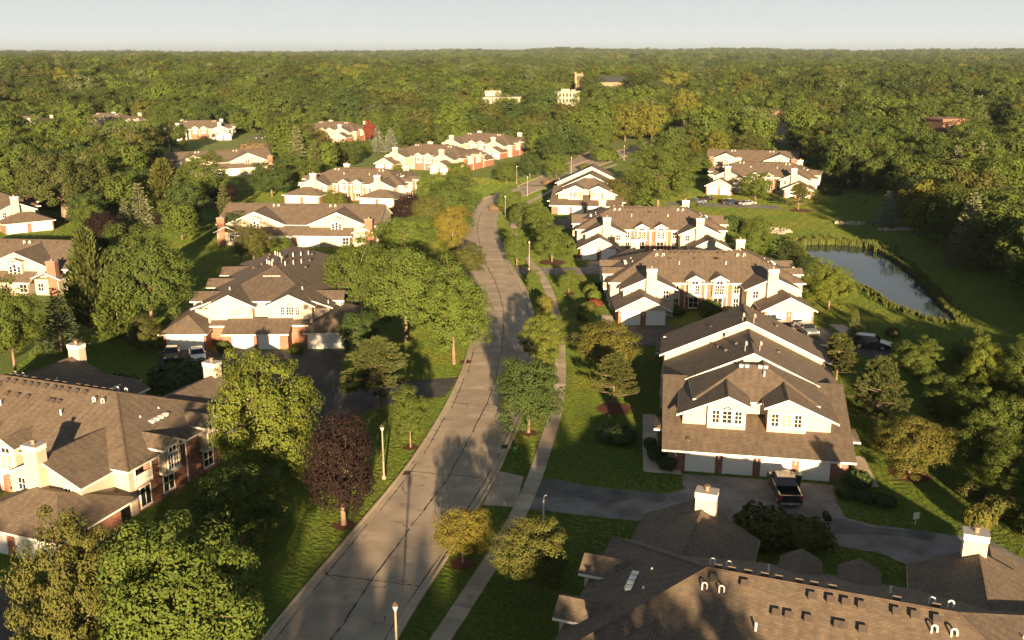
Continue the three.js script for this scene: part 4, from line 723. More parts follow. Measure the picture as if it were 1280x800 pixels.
for (const [x, z, w, hh, t, l] of [
  [13.9, -85.6, 0.9, 1.3, 'deep', 'clipped dark shrub on the footpath corner'], [13.7, -88.4, 0.7, 1.0, 'deep', 'small clipped shrub halfway along the side footpath'], [14.6, -83.4, 0.9, 1.2, 'deep', 'round clipped shrub next to the first garage pier'],
  [10.6, -90.5, 2.1, 1.1, 'deep', 'low spreading juniper on the striped lawn'], [31.2, -79.6, 1.3, 1.4, 'deep', 'dark hedge shrub beside the last garage door'], [29.6, -77.6, 1.0, 0.8, 'deep', 'low hedge shrub lining the drive bend'], [31, -76.8, 1.0, 0.8, 'deep', 'low hedge shrub in the middle of the drive bend row'], [32.4, -76, 1.0, 0.8, 'deep', 'low hedge shrub ending the drive bend row'],
  [38.4, -71.6, 1.3, 1.9, 'gold2', 'golden grass like shrub beside the driveway end'], [41.5, -74, 1.6, 1.6, 'olive2', 'flowering golden shrub at the thicket edge'], [42.6, -70, 1.8, 1.8, 'olive2', 'flowering shrub beside the tall chimney'], [40.6, -77.6, 1.2, 1.2, 'olive', 'low shrub between side lawn and thicket'],
  [-37.8, -120, 0.9, 1.3, 'mid', 'green shrub in the brick entry beside the white car'], [-28.3, -119.9, 1.1, 0.7, 'mid', 'low shrubs in the second brick entry'], [-31.5, -103.6, 3.0, 2.6, 'deep', 'large dark bush behind the roof chimney'], [-38, -106, 4.0, 2.9, 'deep', 'wide shaded bush between roof chimney and parked cars'], [-45, -103, 2.8, 2.2, 'deep', 'dark low bush on the shaded lawn'],
  [20.2, -69.6, 2.6, 2.5, 'olive', 'loose olive bush at the inner drive corner'], [23.2, -68.6, 2.2, 2.2, 'olive2', 'second loose olive bush beside the mailbox'],
  [12.6, -150.5, 1.1, 1.6, 'mid2', 'bright shrub beside the townhouse end wall'], [13, -147, 1.0, 1.6, 'mid2', 'bright leafy shrub above the red shrub'], [12.8, -143.6, 1.2, 1.0, 'red', 'low red leaved shrub by the gabled garage'], [11.6, -140.8, 1.2, 1.3, 'olive', 'olive shrub next to the red leaved shrub'], [10.2, -133.2, 0.9, 2.8, 'deep2', 'small pointed shrub beside the sidewalk lamp'], [13.8, -154, 1, 1.2, 'deep', 'dark shrub at the townhouse corner'],
  [12, -181, 1.3, 2.2, 'mid', 'shrub beside the driveway garage'], [11.3, -186, 1.2, 2.4, 'mid', 'leafy shrub by the second townhouse end'], [4.9, -139, 1.3, 2.6, 'gold2', 'orange tinged shrub at the verge edge'], [-6.6, -150, 1.6, 1.6, 'deep2', 'shrub at the kerb below the olive tree'],
  [29.4, -137.5, 1.8, 2.2, 'mid', 'green bush before the brick bays'], [24.5, -138.6, 1.4, 1.1, 'deep', 'low dark hedge under the brick bays'], [33, -138.6, 1.2, 1.0, 'deep', 'small dark hedge beside the bay windows'], [52.5, -127, 1, 1.2, 'olive', 'round shrub behind the black parked car'], [53.6, -121.5, 1.1, 1, 'deep', 'low shrub on the mown pond bank'],
  [82, -263, 2, 1.7, 'mid', 'round bush at the end of the house above the pond'], [88, -264, 2.6, 1.7, 'deep2', 'wide bush at the wood edge above the pond'], [45, -240, 1.6, 2, 'olive', 'bush on the lawn beside the parked cars'], [48, -208, 3, 3, 'deep', 'dark bush cluster below the parked cars'], [52, -202, 3.2, 3.4, 'mid', 'green bush beside the dark bush cluster'],
  [-4, -236, 1.8, 1.4, 'bare', 'bare twiggy bush at the bend lamp'], [11, -283, 2, 1.6, 'bare', 'tawny bush on the verge at the far bend'], [24, -318, 1.8, 2.2, 'bronze', 'reddish brown bush beside the far street lamp'], [33, -345, 5, 4.5, 'mid', 'broad green bush in the far street fork'], [-99, -373, 6, 4, 'bare', 'twiggy brown thicket beside the distant brick wing'], [-87, -376, 5, 2.6, 'deep', 'dark hedge beside the twiggy thicket'],
]) shrub(x, z, w, hh, t, l);

// ---------------------------------------------------------------- woods: single trees where they can be told apart, one mass beyond
const HOUSES = scene.children.filter((o) => ['house'].includes(o.userData.category)).map((o) => [o.position.x, o.position.z]);
const clearOfAll = (x, z, pad) => !HOUSES.some(([hx, hz]) => Math.hypot(hx - x, hz - z) < 23 + pad) && !TREES.some((t) => Math.hypot(t[2] - x, t[3] - z) < 3.5 + pad * 0.3);
const LAWNS = [[[-150, -395], [-60, -340], [-46, -372], [-60, -420], [-84, -455], [-150, -440]], [[40, -240], [62, -262], [95, -246], [90, -205], [76, -190], [56, -197], [36, -215]], [[-14, -292], [4, -272], [14, -300], [0, -312]]];
const clearing = (x, z) => LAWNS.some((p) => inPoly(p, x, z)) || (() => { for (let s = 0; s <= 1; s += 0.02) { const p = road.c.getPoint(s); if (Math.hypot(p.x - x, p.z - z) < 15) return true; } return false; })();
// open ground before houses that stand clear of the trees: [x, z, half width, depth]
const OPEN = [[-81, -209, 5, 36], [-84, -205, 4, 30], [83.6, -212, 5, 40], [-93, -313, 20, 95], [-140, -445, 20, 150], [-196, -494, 18, 150], [-230, -472, 14, 110], [-76, -437, 16, 100], [-115, -208, 16, 45], [-88, -161, 12, 36], [-43.4, -200, 18, 50], [78, -314, 18, 60], [58, -860, 8, 330], [88, -850, 14, 240], [38, -700, 10, 180], [-6, -660, 16, 160], [124, -450, 7, 120], [176, -400, 6, 100], [117, -420, 5, 110], [-9.9, -373.8, 18, 40]];
const sight = (x, z) => OPEN.some(([hx, hz, w, dep]) => { const d = Math.hypot(hx, hz), ux = hx / d, uz = hz / d, t = x * ux + z * uz; return t > d - dep && t < d + 8 && Math.abs(x * uz - z * ux) < w; });
const woodR = rng(77), tints = ['mid', 'deep2', 'mid2', 'deep', 'lime2', 'mid', 'olive', 'deep2', 'lime2', 'mid', 'deep2', 'yell', 'mid2', 'mid', 'pale', 'mid2', 'lime2', 'olive'];
const stands = ['deep2', 'mid', 'mid', 'deep', 'mid2', 'deep2', 'olive', 'mid', 'lime2', 'mid2', 'yell', 'deep2', 'pale', 'mid', 'lime2'];
const pickTint = (x, z) => (x === undefined || woodR() < 0.3 ? tints[Math.floor(woodR() * tints.length)] : stands[Math.floor(clamp(fbm(x / 55 + 80, z / 55 + 300, 512, 2, 51) * 1.7 - 0.35 + (woodR() - 0.5) * 0.16, 0, 0.999) * stands.length)]);
const spots = []; // [x, z, height, radius, zone]
function fill(poly, step, h0, h1, zone, dark) {
  const xs = poly.map((p) => p[0]), zs = poly.map((p) => p[1]);
  for (let z = Math.min(...zs); z < Math.max(...zs); z += step) for (let x = Math.min(...xs); x < Math.max(...xs); x += step) {
    const px = x + (woodR() - 0.5) * step * 0.95, pz = z + (woodR() - 0.5) * step * 0.95; if (!inPoly(poly, px, pz) || edgeDist(POND, px, pz) < 7 || inPoly(POND, px, pz) || !clearOfAll(px, pz, 1) || clearing(px, pz) || sight(px, pz)) continue;
    const hh = lerp(h0, h1, woodR()); spots.push([px, pz, hh, hh * (0.36 + 0.12 * woodR()), zone, pickTint(px, pz)]);
  }
}
fill([[96, -238], [89, -212], [81, -178], [79, -150], [82, -128], [130, -110], [170, -190], [175, -270], [120, -275]], 8.2, 9, 15, 'wood beyond the pond', true);
fill([[96, -262], [90, -285], [108, -330], [200, -360], [200, -262]], 8.6, 10, 15, 'wood behind the house above the pond', true);
fill([[47, -113], [50, -96], [43, -84], [46, -76], [70, -64], [78, -96], [72, -112], [60, -116]], 5.2, 3.5, 6.5, 'shaded thicket beside the pond lawn', true);
fill([[-66, -225], [-56, -285], [-60, -330], [-90, -345], [-150, -375], [-190, -300], [-135, -245]], 8, 9, 15, 'gardens between the far houses', false);
fill([[-72, -172], [-64, -225], [-100, -250], [-130, -235], [-150, -190], [-110, -180]], 7.5, 7, 12, 'gardens under the old oak', false);
fill([[-130, -240], [-180, -320], [-150, -380], [-260, -430], [-250, -300], [-170, -225]], 8, 10, 16, 'gardens before the distant roofs', false);
{ // the wider woods, in view and a little to the side
  for (let z = -330; z > -640; z -= 11) for (let x = -400; x < 400; x += 11) {
    const px = x + (woodR() - 0.5) * 8.6, pz = z + (woodR() - 0.5) * 8.6, a = Math.abs(Math.atan2(px, -pz)) * 57.3;
    if (a > 34 || !clearOfAll(px, pz, 3) || clearing(px, pz) || sight(px, pz)) continue;
    if (px > -48 && px < 10 && pz > -395) continue;
    if (px < -60 && pz > -430 && a < 24 && pz > -400) { if (woodR() < 0.2) continue; }
    const hh = (woodR() < 0.25 ? lerp(14, 18, woodR()) : lerp(8, 13, woodR())) + 3 * smooth(-420, -600, pz); spots.push([px, pz, hh, hh * (0.38 + 0.14 * woodR()), 'woods behind the houses', pickTint(px, pz)]);
  }
}
const inView = ([x, z]) => Math.abs(Math.atan2(x, -z)) * 57.3 < 28.5 + 6 * smooth(-250, -100, z);
const size = (s) => (inView(s) ? s[2] / Math.hypot(s[0], s[1]) : 0);
spots.sort((a, b) => size(b) - size(a));
const single = spots.filter((s, i) => i < 225 && inView(s)), rest = spots.slice(single.length);
const tintWord = { gold2: 'golden', mid: 'green', mid2: 'bright green', deep: 'very dark green', deep2: 'dark green', olive: 'olive', lime2: 'lime green', yell: 'yellowing', pale: 'grey green', bare: 'bare brown' };
for (const [i, [x, z, hh, r, zone, t]] of single.entries()) if (i % 11 === 5 && hh < 15) tree('spruce', i % 2 ? 'spruce2' : 'spruce', x, z, hh * 1.05, r * 0.7, `pointed ${i % 2 ? 'silvery' : 'green'} conifer in the ${zone}`, `conifers of the ${zone}`); else tree('wood', t, x, z, hh, r, `${tintWord[t]} leafy tree in the ${zone}`, `${tintWord[t]} trees of the ${zone}`);

{ // far woods as one mass per kind of crown
  const far = rest.map(([x, z, hh, r, , t]) => [x, z, hh, r, t]);
  const ring = (d0, d1, step, k, lim) => { for (let d = d0; d < d1; d += step) { const n = Math.floor(d * 2 * lim / 57.3 / step); for (let i = 0; i < n; i++) { const a = (-lim + 2 * lim * (i + woodR()) / n) / 57.3, dd = d + (woodR() - 0.5) * step, hh = (woodR() < 0.25 ? lerp(17, 23, woodR()) : lerp(8, 16, woodR())) * k, fx = Math.sin(a) * dd, fz = -Math.cos(a) * dd; if (!sight(fx, fz) && (fbm(fx / 90 + 300, fz / 90 + 500, 1024, 2, 87) > 0.3 || woodR() < 0.35)) far.push([fx, fz, hh, hh * (0.36 + 0.22 * woodR()), pickTint(fx, fz)]); } } };
  ring(655, 1250, 13.2, 1.1, 31); ring(1250, 2400, 16, 1.15, 30); ring(2400, 6200, 30, 1.45, 30);
  const V = [...SPECIES.wood.v.map(([c]) => c), SPECIES.spruce.v[0][0]], groups = V.map(() => []);
  const blocked = (x, z) => (Math.abs(x - 75) < 70 && z < -640 && z > -720 && false);
  far.forEach((f, i) => { if (!blocked(f[0], f[1])) groups[i % 13 === 7 ? 4 : i % 4].push(i % 13 === 7 ? [f[0], f[1], f[2] * 1.05, f[3] * 0.75, i % 3 ? 'spruce' : 'spruce2'] : f); });
  const m = leafM(1, 1, 1), mat = new THREE.Matrix4(), q = new THREE.Quaternion(), up = new THREE.Vector3(0, 1, 0), col = new THREE.Color();
  groups.forEach((G, gi) => {
    const im = new THREE.InstancedMesh(V[gi], m, G.length); im.name = 'forest'; im.castShadow = im.receiveShadow = true;
    G.forEach(([x, z, hh, r, t], i) => { q.setFromAxisAngle(up, woodR() * 6.28); mat.compose(new THREE.Vector3(x, ground(x, z) - hh * 0.06, z), q, new THREE.Vector3(r / 4, hh / 10, r / 4)); im.setMatrixAt(i, mat); col.copy(LEAF[t].color).multiplyScalar(0.52 + 0.62 * woodR()); im.setColorAt(i, col); });
    tag(top(im), ['mixed green woodland canopy reaching to the horizon', 'rounded tree crowns filling the distant woodland', 'distant broadleaf wood of dark and bright crowns', 'far forest canopy fading towards the hills', 'pointed conifers scattered through the distant woodland'][gi], 'forest', null, 'stuff');
  });
}
{ // the belt of tall trees behind and beside the viewpoint that throws the long shadows
  const list = [];
  for (const [x, z, hh, r] of [[-9, 4, 12.4, 5], [-17, 2, 12.6, 5], [0, 0, 11.8, 4.4], [-24, -4, 12, 5], [5, -2, 12.2, 4.4], [10, -5, 11.8, 4], [-5.6, 6, 14, 4], [-2.4, 2, 12.6, 2.6], [-14, 4, 13.5, 4.6], [-22, 6, 15, 5], [-30, 2, 15, 5], [-38, 4, 15.4, 5], [-46, 6, 15, 5.5], [-55, 2, 15, 5], [-26, -14, 11, 4], [-36, -12, 11, 4.4],
    [3, 8, 15.4, 3.6], [9, 3, 16, 4], [14, 6, 18.4, 4.4], [8, -8, 11, 3.4], [52, -44, 13, 4], [58, -40, 15, 4.4], [64, -36, 16, 4.6], [70, -42, 16, 4.6], [55, -28, 16, 4.4], [63, -56, 13, 4.4], [49, -30, 14, 3.6], [60, -22, 17, 4.6]]) list.push([x, z, hh, r]);
  for (let z = -135; z < 0; z += 8.5) for (let k = 0; k < 6; k++) { const edge = 0.56 * Math.hypot(z, 10) + 14; const hh = z < -95 ? lerp(11, 14, woodR()) : lerp(13, 19, woodR()); list.push([Math.max(edge, 82 + z * 0.06) + k * 8.2 + woodR() * 5, z + woodR() * 6, hh, hh * 0.42]); }
  const V = SPECIES.wood.v[1][0], im = new THREE.InstancedMesh(V, LEAF.mid, list.length), mat = new THREE.Matrix4(), q = new THREE.Quaternion(), up = new THREE.Vector3(0, 1, 0); im.name = 'treeline'; im.castShadow = true;
  list.forEach(([x, z, hh, r], i) => { q.setFromAxisAngle(up, woodR() * 6.28); mat.compose(new THREE.Vector3(x, 0, z), q, new THREE.Vector3(r / 4, hh / 10, r / 4)); im.setMatrixAt(i, mat); });
  tag(top(im), 'dense belt of tall trees closing in the shaded side', 'trees', null, 'stuff');
}
{ // reeds round the pond
  const L = new Leaves(5), r = L.r; for (let i = 0; i < 26; i++) L.spray(L.g() * 0.3, 0, L.g() * 0.3, L.g() * 0.18, 1, L.g() * 0.18, 0.9 + 0.6 * r(), 0.035);
  const g = L.geo(), list = [], c = curve2(POND, true), R = rng(91);
  for (let i = 0; i < 2000; i++) { const t = R(), p = c.getPointAt(t), d = c.getTangentAt(t), north = p.z < -186 ? 2.6 : 1.4, off = (R() * R() - 0.12) * north * (0.8 + 1.6 * vnoise(t * 60, 2.5, 60, 3)); let nx = d.z, nz = -d.x; if (inPoly(POND, p.x + nx, p.z + nz)) { nx = -nx; nz = -nz; } list.push([p.x + nx * off, p.z + nz * off, (p.z < -186 ? 0.8 + 0.5 * R() : p.x < 62 || p.z > -142 ? 0.25 + 0.35 * R() : 0.4 + 0.4 * R())]); }
  const im = new THREE.InstancedMesh(g, leafM(0.13, 0.16, 0.035), list.length), mat = new THREE.Matrix4(), q = new THREE.Quaternion(), up = new THREE.Vector3(0, 1, 0); im.name = 'reeds'; im.castShadow = true;
  list.forEach(([x, z, s], i) => { q.setFromAxisAngle(up, R() * 6.28); mat.compose(new THREE.Vector3(x, Math.max(-0.3, ground(x, z)) - 0.02, z), q, new THREE.Vector3(s * 1.3, s, s * 1.3)); im.setMatrixAt(i, mat); });
  tag(top(im), 'yellow green reeds fringing the pond edge', 'reeds', null, 'stuff');
}

{ // mown turf: short blades leaning with the mower's passes
  const L = new Leaves(12), r = L.r; for (let i = 0; i < 84; i++) { const a = r() * 6.283; L.spray(L.g() * 0.36, 0, L.g() * 0.36, Math.cos(a) * 0.45, 0.86, Math.sin(a) * 0.45, 0.05 + 0.03 * r(), 0.22); }
  const g = L.geo(), R = rng(404), P = [], covered = (x, z) => PAVED.some((p) => inPoly(p, x, z)) || FOOT.some(([hx, hz, c, s, x0, x1, z0, z1]) => { const dx = x - hx, dz = z - hz, u = dx * c + dz * s, v = -dx * s + dz * c; return u > x0 && u < x1 && v > z0 && v < z1; }) || inPoly(POND, x, z) || MULCH.some(([mx, mz, mr]) => Math.hypot(mx - x, mz - z) < mr);
  const rp = road.c.getSpacedPoints(260).map((p) => [p.x, p.z]), wp = walk.c.getSpacedPoints(260).map((p) => [p.x, p.z]);
  const onPath = (x, z) => { for (const [pts, lo, hi] of [[rp, -RW - 0.22, 0.22], [wp, -0.05, 1.45]]) for (let i = 0; i < pts.length - 1; i++) { const [ax, az] = pts[i], [bx, bz] = pts[i + 1]; if (Math.abs(az - z) > 10 && Math.abs(bz - z) > 10) continue; const dx = bx - ax, dz = bz - az, l = Math.hypot(dx, dz), t = ((x - ax) * dx + (z - az) * dz) / (l * l); if (t < -0.1 || t > 1.1) continue; const o = ((x - ax) * -dz + (z - az) * dx) / l; if (o > lo && o < hi) return true; } return false; };
  for (let z = -44; z > -300; ) {
    const st = z > -125 ? 0.42 : z > -200 ? 0.6 : 0.85, half = 0.545 * Math.hypot(z, 6) + 4;
    for (let x = -half; x < half; x += st) { const px = x + (R() - 0.5) * st, pz = z + (R() - 0.5) * st; if (px < -62 && pz > -150) continue; if (covered(px, pz) || onPath(px, pz)) continue; P.push([px, pz, st]); }
    z -= st;
  }
  const im = new THREE.InstancedMesh(g, leafM(0.165, 0.23, 0.03), P.length), m = new THREE.Matrix4(), q = new THREE.Quaternion(), e = new THREE.Euler(), col = new THREE.Color(); im.name = 'grass'; im.castShadow = true;
  P.forEach(([x, z, st], i) => {
    const u = x > 44 ? (x * 0.86 + z * 0.5) : (x + z * 0.2), pass = Math.sin(u * 2.2) > 0 ? 1 : -1, s = st / 0.42;
    e.set(pass * 0.2, 0, pass * 0.08); q.setFromEuler(e); const q2 = new THREE.Quaternion().setFromAxisAngle(new THREE.Vector3(0, 1, 0), R() * 6.28); q.multiply(q2);
    m.compose(new THREE.Vector3(x, ground(x, z), z), q, new THREE.Vector3(s, 1 + 0.3 * (s - 1), s)); im.setMatrixAt(i, m);
    const n = fbm(x / 9 + 50, z / 9 + 90, 256, 3, 17), k = 0.86 + 0.28 * R(), y = clamp((n - 0.45) * 3, 0, 1); col.setRGB(k * (0.85 + 0.5 * y), k * (0.95 + 0.1 * y), k * (0.9 + 0.2 * y)); im.setColorAt(i, col);
  });
  tag(top(im), 'short mown grass covering the lawns', 'grass', null, 'stuff');
}
// ---------------------------------------------------------------- vehicles
const paint = (r, g, b) => new THREE.MeshPhysicalMaterial({ color: lin(r, g, b), roughness: 0.35, metalness: 0.2, clearcoat: 1, clearcoatRoughness: 0.06 });
const CARM = { tyre: std({ color: lin(0.02, 0.02, 0.02), roughness: 0.85 }), rim: std({ color: lin(0.5, 0.5, 0.5), roughness: 0.35, metalness: 0.8 }), glass: new THREE.MeshPhysicalMaterial({ color: lin(0.02, 0.022, 0.025), roughness: 0.05 }), head: std({ color: lin(0.8, 0.8, 0.78), roughness: 0.2 }), tail: std({ color: lin(0.35, 0.02, 0.02), roughness: 0.3 }), plastic: std({ color: lin(0.012, 0.012, 0.012), roughness: 1 }), plate: std({ color: lin(0.7, 0.7, 0.68) }) };
function prof(pts, half, inset = 0.08) { // side outline extruded across the car with a rounded shoulder
  const s = new THREE.Shape(pts.map(([x, y]) => new THREE.Vector2(x, y))), b = inset;
  const g = new THREE.ExtrudeGeometry(s, { depth: 2 * (half - b), bevelEnabled: true, bevelThickness: b, bevelSize: b * 0.6, bevelOffset: -b * 0.6, bevelSegments: 3, curveSegments: 6 }); g.translate(0, 0, -(half - b)); return g;
}
function loft(a, b) { const mb = new MB(); // eight corners, lower ring a and upper ring b
  for (let i = 0; i < 4; i++) { const j = (i + 1) % 4; mb.poly([a[i], a[j], b[j], b[i]]); } mb.poly(b); return mb; }
function car(label, x, z, heading, m, kind = 'sedan') { // heading: degrees, the nose towards that compass-like angle (0 = +x, 90 = away)
  const o = new THREE.Group(); o.name = kind === 'pickup' ? 'pickup_truck' : kind === 'suv' ? 'parked_suv' : 'parked_car'; o.position.set(x, ground(x, z) + 0.03, z); o.rotation.y = heading * Math.PI / 180;
  const K = { sedan: { l: 4.7, w: 0.9, hood: 0.92, roof: 1.43, c0: -1.75, c1: 1.0, r0: -1.0, r1: 0.25, wb: 1.38, R: 0.33 }, suv: { l: 4.9, w: 0.96, hood: 1.08, roof: 1.75, c0: -2.3, c1: 1.05, r0: -2.05, r1: 0.35, wb: 1.42, R: 0.37 }, pickup: { l: 5.8, w: 1.0, hood: 1.2, roof: 1.9, c0: -0.95, c1: 1.5, r0: -0.7, r1: 0.75, wb: 1.85, R: 0.4 } }[kind], L = K.l / 2, arch = (c) => { const p = []; for (let i = 0; i <= 8; i++) { const a = Math.PI - Math.PI * i / 8; p.push([c + Math.cos(a) * (K.R + 0.06), 0.32 + Math.sin(a) * (K.R + 0.06)]); } return p; };
  const under = [[-L, 0.32], ...arch(-K.wb).map(([a, b]) => [a, b]), ...arch(K.wb), [L, 0.32]];
  const bed = kind === 'pickup';
  const upper = bed ? [[L, 0.75], [L - 0.12, 1.02], [K.c1, K.hood], [K.c0, K.hood], [K.c0, 0.72], [-L + 0.1, 0.72], [-L, 0.7]] : [[L, 0.62], [L - 0.18, 0.8], [K.c1, K.hood], [K.c0, K.hood], [-L + 0.1, K.hood - 0.06], [-L, 0.7]];
  mesh('body', prof([...under, ...upper], K.w), m, o);
  const wi = K.w - 0.06, wr = K.w - 0.24, gl = loft([[K.c0, K.hood - 0.02, wi], [K.c1, K.hood - 0.02, wi], [K.c1, K.hood - 0.02, -wi], [K.c0, K.hood - 0.02, -wi]], [[K.r0, K.roof - 0.05, wr], [K.r1, K.roof - 0.05, wr], [K.r1, K.roof - 0.05, -wr], [K.r0, K.roof - 0.05, -wr]]);
  mesh('windows', gl.geo(), CARM.glass, o);
  mesh('car_roof', prof([[K.r0 - 0.06, K.roof - 0.07], [K.r1 + 0.06, K.roof - 0.07], [K.r1 - 0.05, K.roof], [K.r0 + 0.05, K.roof]], wr + 0.04, 0.05), m, o);
  { const p = new MB(); for (const s of [-1, 1]) for (const [a, b] of [[K.c1, K.r1], [(K.c0 + K.c1) / 2, (K.r0 + K.r1) / 2], [K.c0, K.r0]]) p.poly([[a - 0.05, K.hood, s * (wi + 0.006)], [a + 0.05, K.hood, s * (wi + 0.006)], [b + 0.05, K.roof - 0.05, s * (wr + 0.006)], [b - 0.05, K.roof - 0.05, s * (wr + 0.006)]]); p.build('pillars', m, o); }
  if (bed) { const b = new MB(); for (const s of [-1, 1]) b.box(-L + 0.05, K.c0, 0.7, 1.22, s * (K.w - 0.12), s * (K.w - 0.005)); b.box(-L + 0.01, -L + 0.1, 0.7, 1.22, -K.w + 0.02, K.w - 0.02); b.box(K.c0 - 0.08, K.c0, 0.7, 1.22, -K.w + 0.02, K.w - 0.02); b.build('bed_side', m, o); const f = new MB(); f.box(-L + 0.1, K.c0 - 0.08, 0.72, 0.76, -K.w + 0.13, K.w - 0.13); for (let i = -4; i <= 4; i++) f.box(-L + 0.1, K.c0 - 0.08, 0.76, 0.79, i * 0.18 - 0.05, i * 0.18 + 0.05); f.build('bed_floor', CARM.plastic, o); }
  const wheel = cached('wheel' + K.R, () => [new THREE.CylinderGeometry(K.R, K.R, 0.22, 20).rotateX(Math.PI / 2), mergeGeometries([new THREE.CylinderGeometry(K.R * 0.62, K.R * 0.62, 0.235, 16).rotateX(Math.PI / 2)])]);
  for (const a of [-1, 1]) for (const s of [-1, 1]) { const w = mesh('wheel', wheel[0], CARM.tyre, o); w.position.set(a * K.wb, K.R - 0.02, s * (K.w - 0.12)); mesh('rim', wheel[1], CARM.rim, w); }
  for (const s of [-1, 1]) { const hl = new MB(); hl.box(L - 0.16, L + 0.012, 0.66, 0.8, s * (K.w - 0.42), s * (K.w - 0.1)); hl.build('headlight', CARM.head, o); const tl = new MB(); tl.box(-L - 0.014, -L + 0.1, bed ? 0.8 : 0.74, bed ? 1.15 : 0.9, s * (K.w - 0.26), s * (K.w - 0.05)); tl.build('tail_lamp', CARM.tail, o); const mi = new MB(); mi.box(K.c1 - 0.42, K.c1 - 0.22, K.hood + 0.02, K.hood + 0.17, s * (wi), s * (wi + 0.2)); mi.build('wing_mirror', m, o); }
  const bp = new MB(); bp.box(L - 0.05, L + 0.06, 0.34, 0.52, -K.w + 0.12, K.w - 0.12); bp.box(-L - 0.06, -L + 0.05, 0.36, 0.54, -K.w + 0.12, K.w - 0.12); bp.build('bumper', bed ? CARM.rim : CARM.plastic, o);
  const pl = new MB(); pl.box(-L - 0.075, -L - 0.061, 0.4, 0.52, -0.16, 0.16); pl.build('number_plate', CARM.plate, o);
  top(o); tag(o, label, bed ? 'pickup' : 'car', null); return o;
}
car('black pickup truck parked nose in at the third garage door', 24.2, -78.2, 86, paint(0.012, 0.012, 0.013), 'pickup');
car('white sedan parked before the wide garage of the twin gable house', -40.3, -117.2, -68, paint(0.75, 0.75, 0.74));
car('dark grey sedan in shade beside the white sedan', -43.7, -117.6, -75, paint(0.05, 0.05, 0.055));
car('black station wagon parked on the pond lawn pad', 47.8, -122, -24, paint(0.015, 0.016, 0.02), 'suv');
car('grey green car facing out before the pond lawn garage', 41.2, -129, -82, paint(0.2, 0.23, 0.22));
car('dark car beside the grey green car at the pond lawn garage', 38.2, -129.5, -80, paint(0.03, 0.03, 0.035));
car('blue grey car at the end of the lane above the pond', 47.8, -247, 20, paint(0.12, 0.16, 0.22));
car('black car parked close behind the blue grey car', 51.6, -252, 60, paint(0.02, 0.02, 0.022));
car('dark blue car parked on the lane before the garage', 56.3, -246.6, 40, paint(0.03, 0.045, 0.09));
car('silver car parked last on the lane above the pond', 60.2, -244.4, 30, paint(0.45, 0.46, 0.48));
car('dark car parked at the kerb of the street bend', -10.6, -225, 82, paint(0.03, 0.035, 0.05));
car('black car on the distant parking strip', -114, -440, 0, paint(0.02, 0.02, 0.02));
car('second black car on the distant parking strip', -108, -440.4, 0, paint(0.03, 0.03, 0.03), 'suv');

// ---------------------------------------------------------------- street furniture
const poleM = std({ color: lin(0.25, 0.23, 0.18), roughness: 0.5 }), lampGlass = std({ color: lin(0.62, 0.6, 0.52), roughness: 0.3 }), lampCap = std({ color: lin(0.06, 0.045, 0.03), roughness: 0.6 }), woodPole = std({ color: lin(0.33, 0.27, 0.2), map: barkTex });
function lamp(x, z, label, hh = 5.4) {
  const o = new THREE.Group(); o.name = 'street_lamp'; o.position.set(x, ground(x, z), z);
  mesh('pole', cached('lp' + hh, () => mergeGeometries([new THREE.CylinderGeometry(0.07, 0.105, hh - 0.75, 12).translate(0, (hh - 0.75) / 2, 0), new THREE.CylinderGeometry(0.2, 0.22, 0.35, 12).translate(0, 0.17, 0), new THREE.CylinderGeometry(0.055, 0.085, 0.16, 10).translate(0, hh - 0.67, 0)])), poleM, o);
  const c = mesh('lantern', cached('lg', () => new THREE.CylinderGeometry(0.21, 0.1, 0.36, 12)), lampGlass, o); c.position.y = hh - 0.42;
  const k = mesh('lantern_cap', cached('lc', () => mergeGeometries([new THREE.CylinderGeometry(0.12, 0.25, 0.17, 12).translate(0, 0.085, 0), new THREE.CylinderGeometry(0.06, 0.12, 0.07, 10).translate(0, 0.2, 0)])), lampCap, o); k.position.y = hh - 0.24;
  top(o); tag(o, label, 'street lamp', 'street lamps along the street');
}
for (const [x, z, l] of [[-7.2, -52.2, 'cream street lamp on the kerb with a lantern seen from above'], [-11.8, -81.3, 'street lamp half hidden behind the purple plum'], [3.1, -169.5, 'street lamp beside the sidewalk at the straight driveway'], [3.4, -19, 'street lamp behind the young lime green maple'], [1.4, -287, 'street lamp on the lawn side of the far bend'], [4.2, -262, 'street lamp inside the sidewalk bend'], [19.1, -311, 'street lamp beside the reddish brown bush'], [-1.6, -226, 'street lamp where the street begins to bend'], [40.5, -350, 'street lamp on the far stretch of the street']]) lamp(x, z, l);
function utilityPole(x, z, hh, label) { const o = new THREE.Group(); o.name = 'utility_pole'; o.position.set(x, ground(x, z), z); mesh('pole', cached('up' + hh, () => new THREE.CylinderGeometry(0.16, 0.24, hh, 8).translate(0, hh / 2, 0)), woodPole, o); const a = new MB(); a.box(-1.2, 1.2, hh - 0.8, hh - 0.65, -0.07, 0.07); for (const k of [-1.1, 0, 1.1]) a.box(k - 0.06, k + 0.06, hh - 0.65, hh - 0.4, -0.05, 0.05); a.build('cross_arm', woodPole, o); top(o); tag(o, label, 'pole', 'wooden utility poles'); }
utilityPole(26, -420, 12, 'tall pole at the side street corner'); utilityPole(43.5, -420, 11, 'wooden pole joined by wires across the street end');
utilityPole(-6.2, -560, 15, 'tall pole rising beside the flat cream roofs'); utilityPole(-12, -600, 16, 'thin mast among the trees behind the flat roofs');
